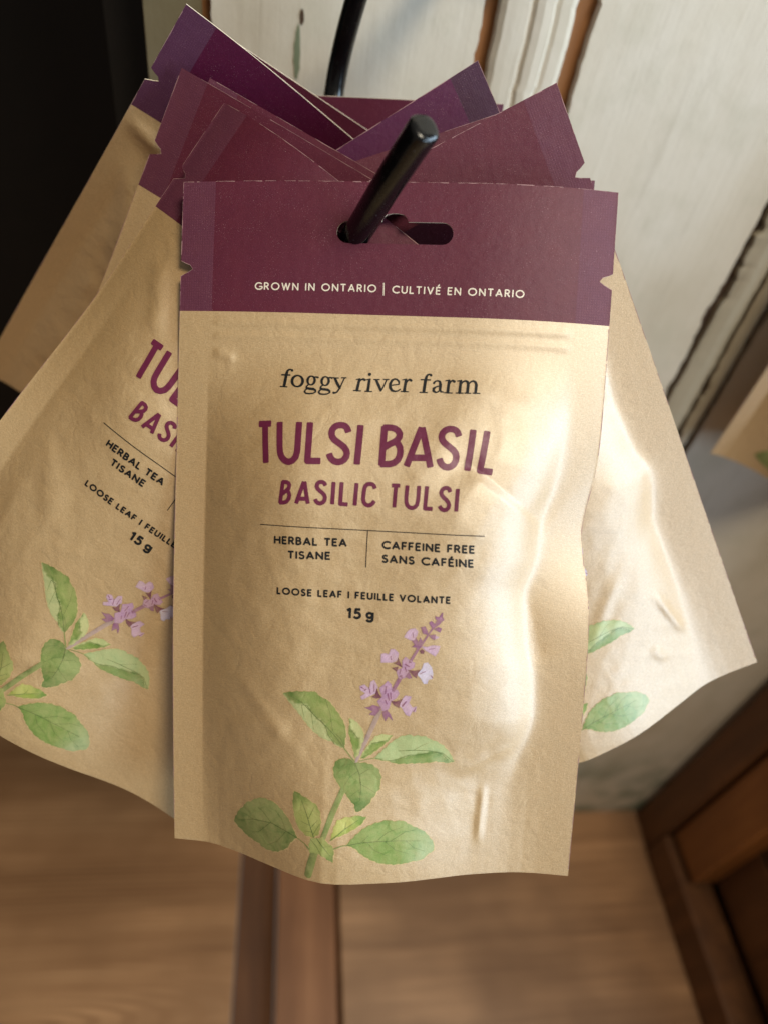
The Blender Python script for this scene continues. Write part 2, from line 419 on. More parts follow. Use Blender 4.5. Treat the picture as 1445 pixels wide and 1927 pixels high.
wallpaint = paint_wall_material('old_white_paint'); wallpaint2 = paint_wall_material('old_cream_paint', 4, .55)
rawwood = wood_material('chipped_bare_wood', lin(84, 52, 26), lin(142, 92, 50), lin(170, 118, 72), 'Z', 1.0, .7)
dim = paint_wall_material('shaded_olive_paint', 88, .2)  # wall paint darkened to olive, the jamb's shade put into the colour
wall = empty('wall', (0, 0, 0)); wall['kind'] = 'structure'; wall['label'] = 'wall of old chipped white-painted door boards'
YW = .36; TOP = EYE + .75
dim2 = paint_wall_material('grey_worn_paint', 34, .7)
box('backing_board', (-.0655, YW + .006, 0), (.80, YW + .03, TOP), rawwood, wall)
def board(name, x0, x1, front_y, mat, raggl=0, raggr=0, seed=0, label=None, profile=None):
    """a painted board, its paint chipped raggedly along the edges"""
    r = np.random.RandomState(seed); zs = np.arange(.0012, TOP + .001, .0028); n = len(zs)
    def edge(a):
        sm = lambda k: np.convolve(r.normal(0, 1, n + 4 * k), np.ones(k) / math.sqrt(k), 'same')[2 * k:2 * k + n]
        bites = np.clip(sm(9) - .7, 0, 1.6) + .5 * np.clip(sm(4) - .9, 0, 1.5)      # paint knocked off in places
        return (bites * 1.5 + sm(26) * .35 + sm(2) * .16) * a
    L = x0 + edge(raggl); Rr = x1 - edge(raggr)
    prof = profile or [(0, 0), (.02, .0), (.5, 0), (.98, 0), (1, 0)]
    V, F = [], []; k = len(prof) + 2
    for i, z in enumerate(zs):
        row = [(L[i], YW + .0065, z)] + [(L[i] + (Rr[i] - L[i]) * t, front_y - d, z) for t, d in prof] + [(Rr[i], YW + .0065, z)]
        V += row
    for i in range(n - 1):
        for j in range(k - 1): F.append([i * k + j, i * k + j + 1, (i + 1) * k + j + 1, (i + 1) * k + j])
    o = mesh_obj(name, np.array(V), F, mat, wall, smooth=False)
    if label: o['label'] = label
    return o
board('wall_board', -.0650, -.0405, YW + .004, dim, 0, .0006, 1, 'narrow jamb board, its shade painted in, beside the dark opening')
board('wall_board', -.0365, .0793, YW, wallpaint, .0010, .0016, 2, 'white board behind the hook with a green chip')
bead = [(0, .0), (.07, .0018), (.2, .0022), (.36, .0022), (.41, .0010), (.46, .0028), (.56, .0034), (.68, .0028), (.72, .0012), (.78, .0020), (.92, .0018), (1, .0)]
board('moulding', .0868, .1205, YW, wallpaint2, .0008, .0012, 3, 'streaky raised moulding with chipped brown edges', bead)
board('wall_board',  .1302, .2535, YW, wallpaint, .0018, .0010, 4, 'wide white board right of the pouches')
darkgap = wood_material('dark_bare_wood', lin(40, 26, 14), lin(66, 44, 26), lin(92, 64, 40), 'Z', 1.0, .75)
box('groove_back', (.2525, YW + .0045, 0), (.2605, YW + .0062, TOP), darkgap, wall)
board('moulding', .2580, .2755, YW, dim2, .0012, .0010, 5, 'grey raised moulding near the neighbouring pouch', [(0, 0), (.2, .001), (.5, .0018), (.8, .001), (1, 0)])
box('groove_back', (.2755, YW + .0043, 0), (.2795, YW + .0061, TOP), darkgap, wall)
board('moulding', .2785, .2880, YW, dim2, .0010, .0010, 6, 'second thinner grey moulding', [(0, 0), (.3, .001), (.7, .001), (1, 0)])
box('groove_back', (.2885, YW + .0041, 0), (.2935, YW + .0060, TOP), darkgap, wall)
board('wall_board', .2925, .80, YW, wallpaint2, .0008, 0, 7, 'white board behind the neighbouring pouch')
# the bare green chip and a few others
def chip(x, z, w, h, seed, mat):
    r = np.random.RandomState(seed); n = 22
    P = [(x + math.cos(a) * w * r.uniform(.7, 1.1), YW - .0004, z + math.sin(a) * h * r.uniform(.85, 1.1)) for a in np.linspace(0, 2 * math.pi, n, endpoint=False)]
    return mesh_obj('paint_chip', np.array(P), [list(range(n))], mat, wall, smooth=False)
N = NT('green_undercoat'); N.set(Base_Color=lin(112, 118, 92), Roughness=.7); green = N.m
chip(.0005, EYE - .0735, .0016, .0105, 1, green); chip(.0018, EYE - .0600, .0010, .003, 2, darkgap)

# ------------------------------------------------------------------ floor
fl = empty('floor', (0, 0, 0)); fl['kind'] = 'structure'; fl['label'] = 'brown wooden boards under the hanging pouches'
wA = wood_material('brown_floor_wood', lin(122, 82, 48), lin(180, 130, 86), lin(220, 168, 118), 'X', .55, .5, (-.25, .15, 8, 50, 1.8))
wB = wood_material('brown_floor_wood_right', lin(116, 82, 56), lin(166, 124, 88), lin(204, 156, 114), 'X', .55, .5)
wC = wood_material('reddish_rail_wood', lin(112, 70, 42), lin(148, 98, 62), lin(176, 122, 82), 'Y', .8, .6)
wD = wood_material('dark_brown_strip_wood', lin(78, 48, 28), lin(112, 72, 44), lin(138, 92, 58), 'Y', .8, .9)
wE = wood_material('dark_crate_wood', lin(76, 44, 20), lin(112, 70, 36), lin(144, 94, 52), 'Z', 1.0, .55)
wF = wood_material('orange_crate_wood', lin(112, 66, 28), lin(152, 94, 44), lin(180, 118, 60), 'Z', 1.0, .5)
def fboard(lo, hi, mat, label=None, nm='floorboard'):
    o = box(nm, lo, hi, mat, fl, .002)
    if label: o['label'] = label
    return o
fboard((-.95, -1.0, -.03), (-.024, .955, 0), wA, 'board with an oval grain figure')
fboard((-.0225, -1.0, -.03), (.0225, .3655, -.006), wD, 'low dark strip beside the rail')
fboard((.0240, -1.0, -.03), (.0935, .3655, .008), wC, 'reddish raised rail', 'rail')
fboard((.0945, -1.0, -.03), (.0995, .3655, -.010), wD, 'dark joint strip')
fboard((.1005, -1.0, -.03), (.60, .3655, 0), wB, 'brown board right of the rail')
fboard((.602, -1.0, -.03), (1.6, .3655, 0), wB, 'brown board under the crate')

# ------------------------------------------------------------------ shelf unit at the right
cr = empty('wooden_shelf_unit', (.6, .2, 0)); tag(cr, 'dark brown wooden shelf unit on the floor against the painted wall, its unseen top raised to shade the wall', 'shelf unit')
def cbox(nm, lo, hi, mat, label=None):
    o = re_parent(box(nm, lo, hi, mat, None, .0025), cr)
    if label: o['label'] = label
UT = EYE + .02  # unseen upper part carried this high to block window light from the wall
cbox('post', (.535, .305, .001), (.575, .353, UT), wE, 'dark rear post')
cbox('batten', (.541, .240, .072), (.575, .300, UT), wF, 'orange-brown batten')
cbox('post', (.537, -.02, .0012), (.575, .03, UT), wE, 'dark front post')
cbox('bottom_rail', (.531, .031, .0015), (.573, .303, .062), wE)
z = .068; k = 0
while z < UT - .1:
    cbox('slat', (.578, .0, z), (.592, .350, z + .105), wE); z += .112; k += 1
cbox('inner_panel', (.594, -.01, .002), (.606, .352, UT - .01), wE)  # added liner, closes the slat gaps and blocks window light
cbox('top_board', (.530, -.03, UT + .001), (1.0, .354, UT + .018), wE)
cbox('back_panel', (.608, .338, .002), (1.0, .352, UT - .01), wE)

# ------------------------------------------------------------------ dark cabinet
N = NT('near_black_lacquer'); vec = N.coords('Object'); N.set(Base_Color=N.ramp(N.noise(vec, 30, 3), [(.3, lin(10, 6, 4)), (.7, lin(20, 13, 8))]), Roughness=.6); black = N.m
cb = empty('dark_cabinet', (-.5, .9, 0)); tag(cb, 'near-black cabinet recess left of the painted boards', 'cabinet')
re_parent(box('back_panel', (-1.1, .93, .002), (-.0665, .95, TOP), black, None), cb)
re_parent(box('side_panel', (-.090, .402, .002), (-.0668, .93, TOP), black, None), cb)
re_parent(box('side_panel', (-1.12, -.10, .002), (-1.10, .929, TOP), black, None), cb)
re_parent(box('top_panel', (-1.098, .40, TOP - .02), (-.092, .928, TOP), black, None), cb)
re_parent(box('front_stile', (-.0655, YW + .0305, .002), (-.05, .4, TOP), black, None), cb)

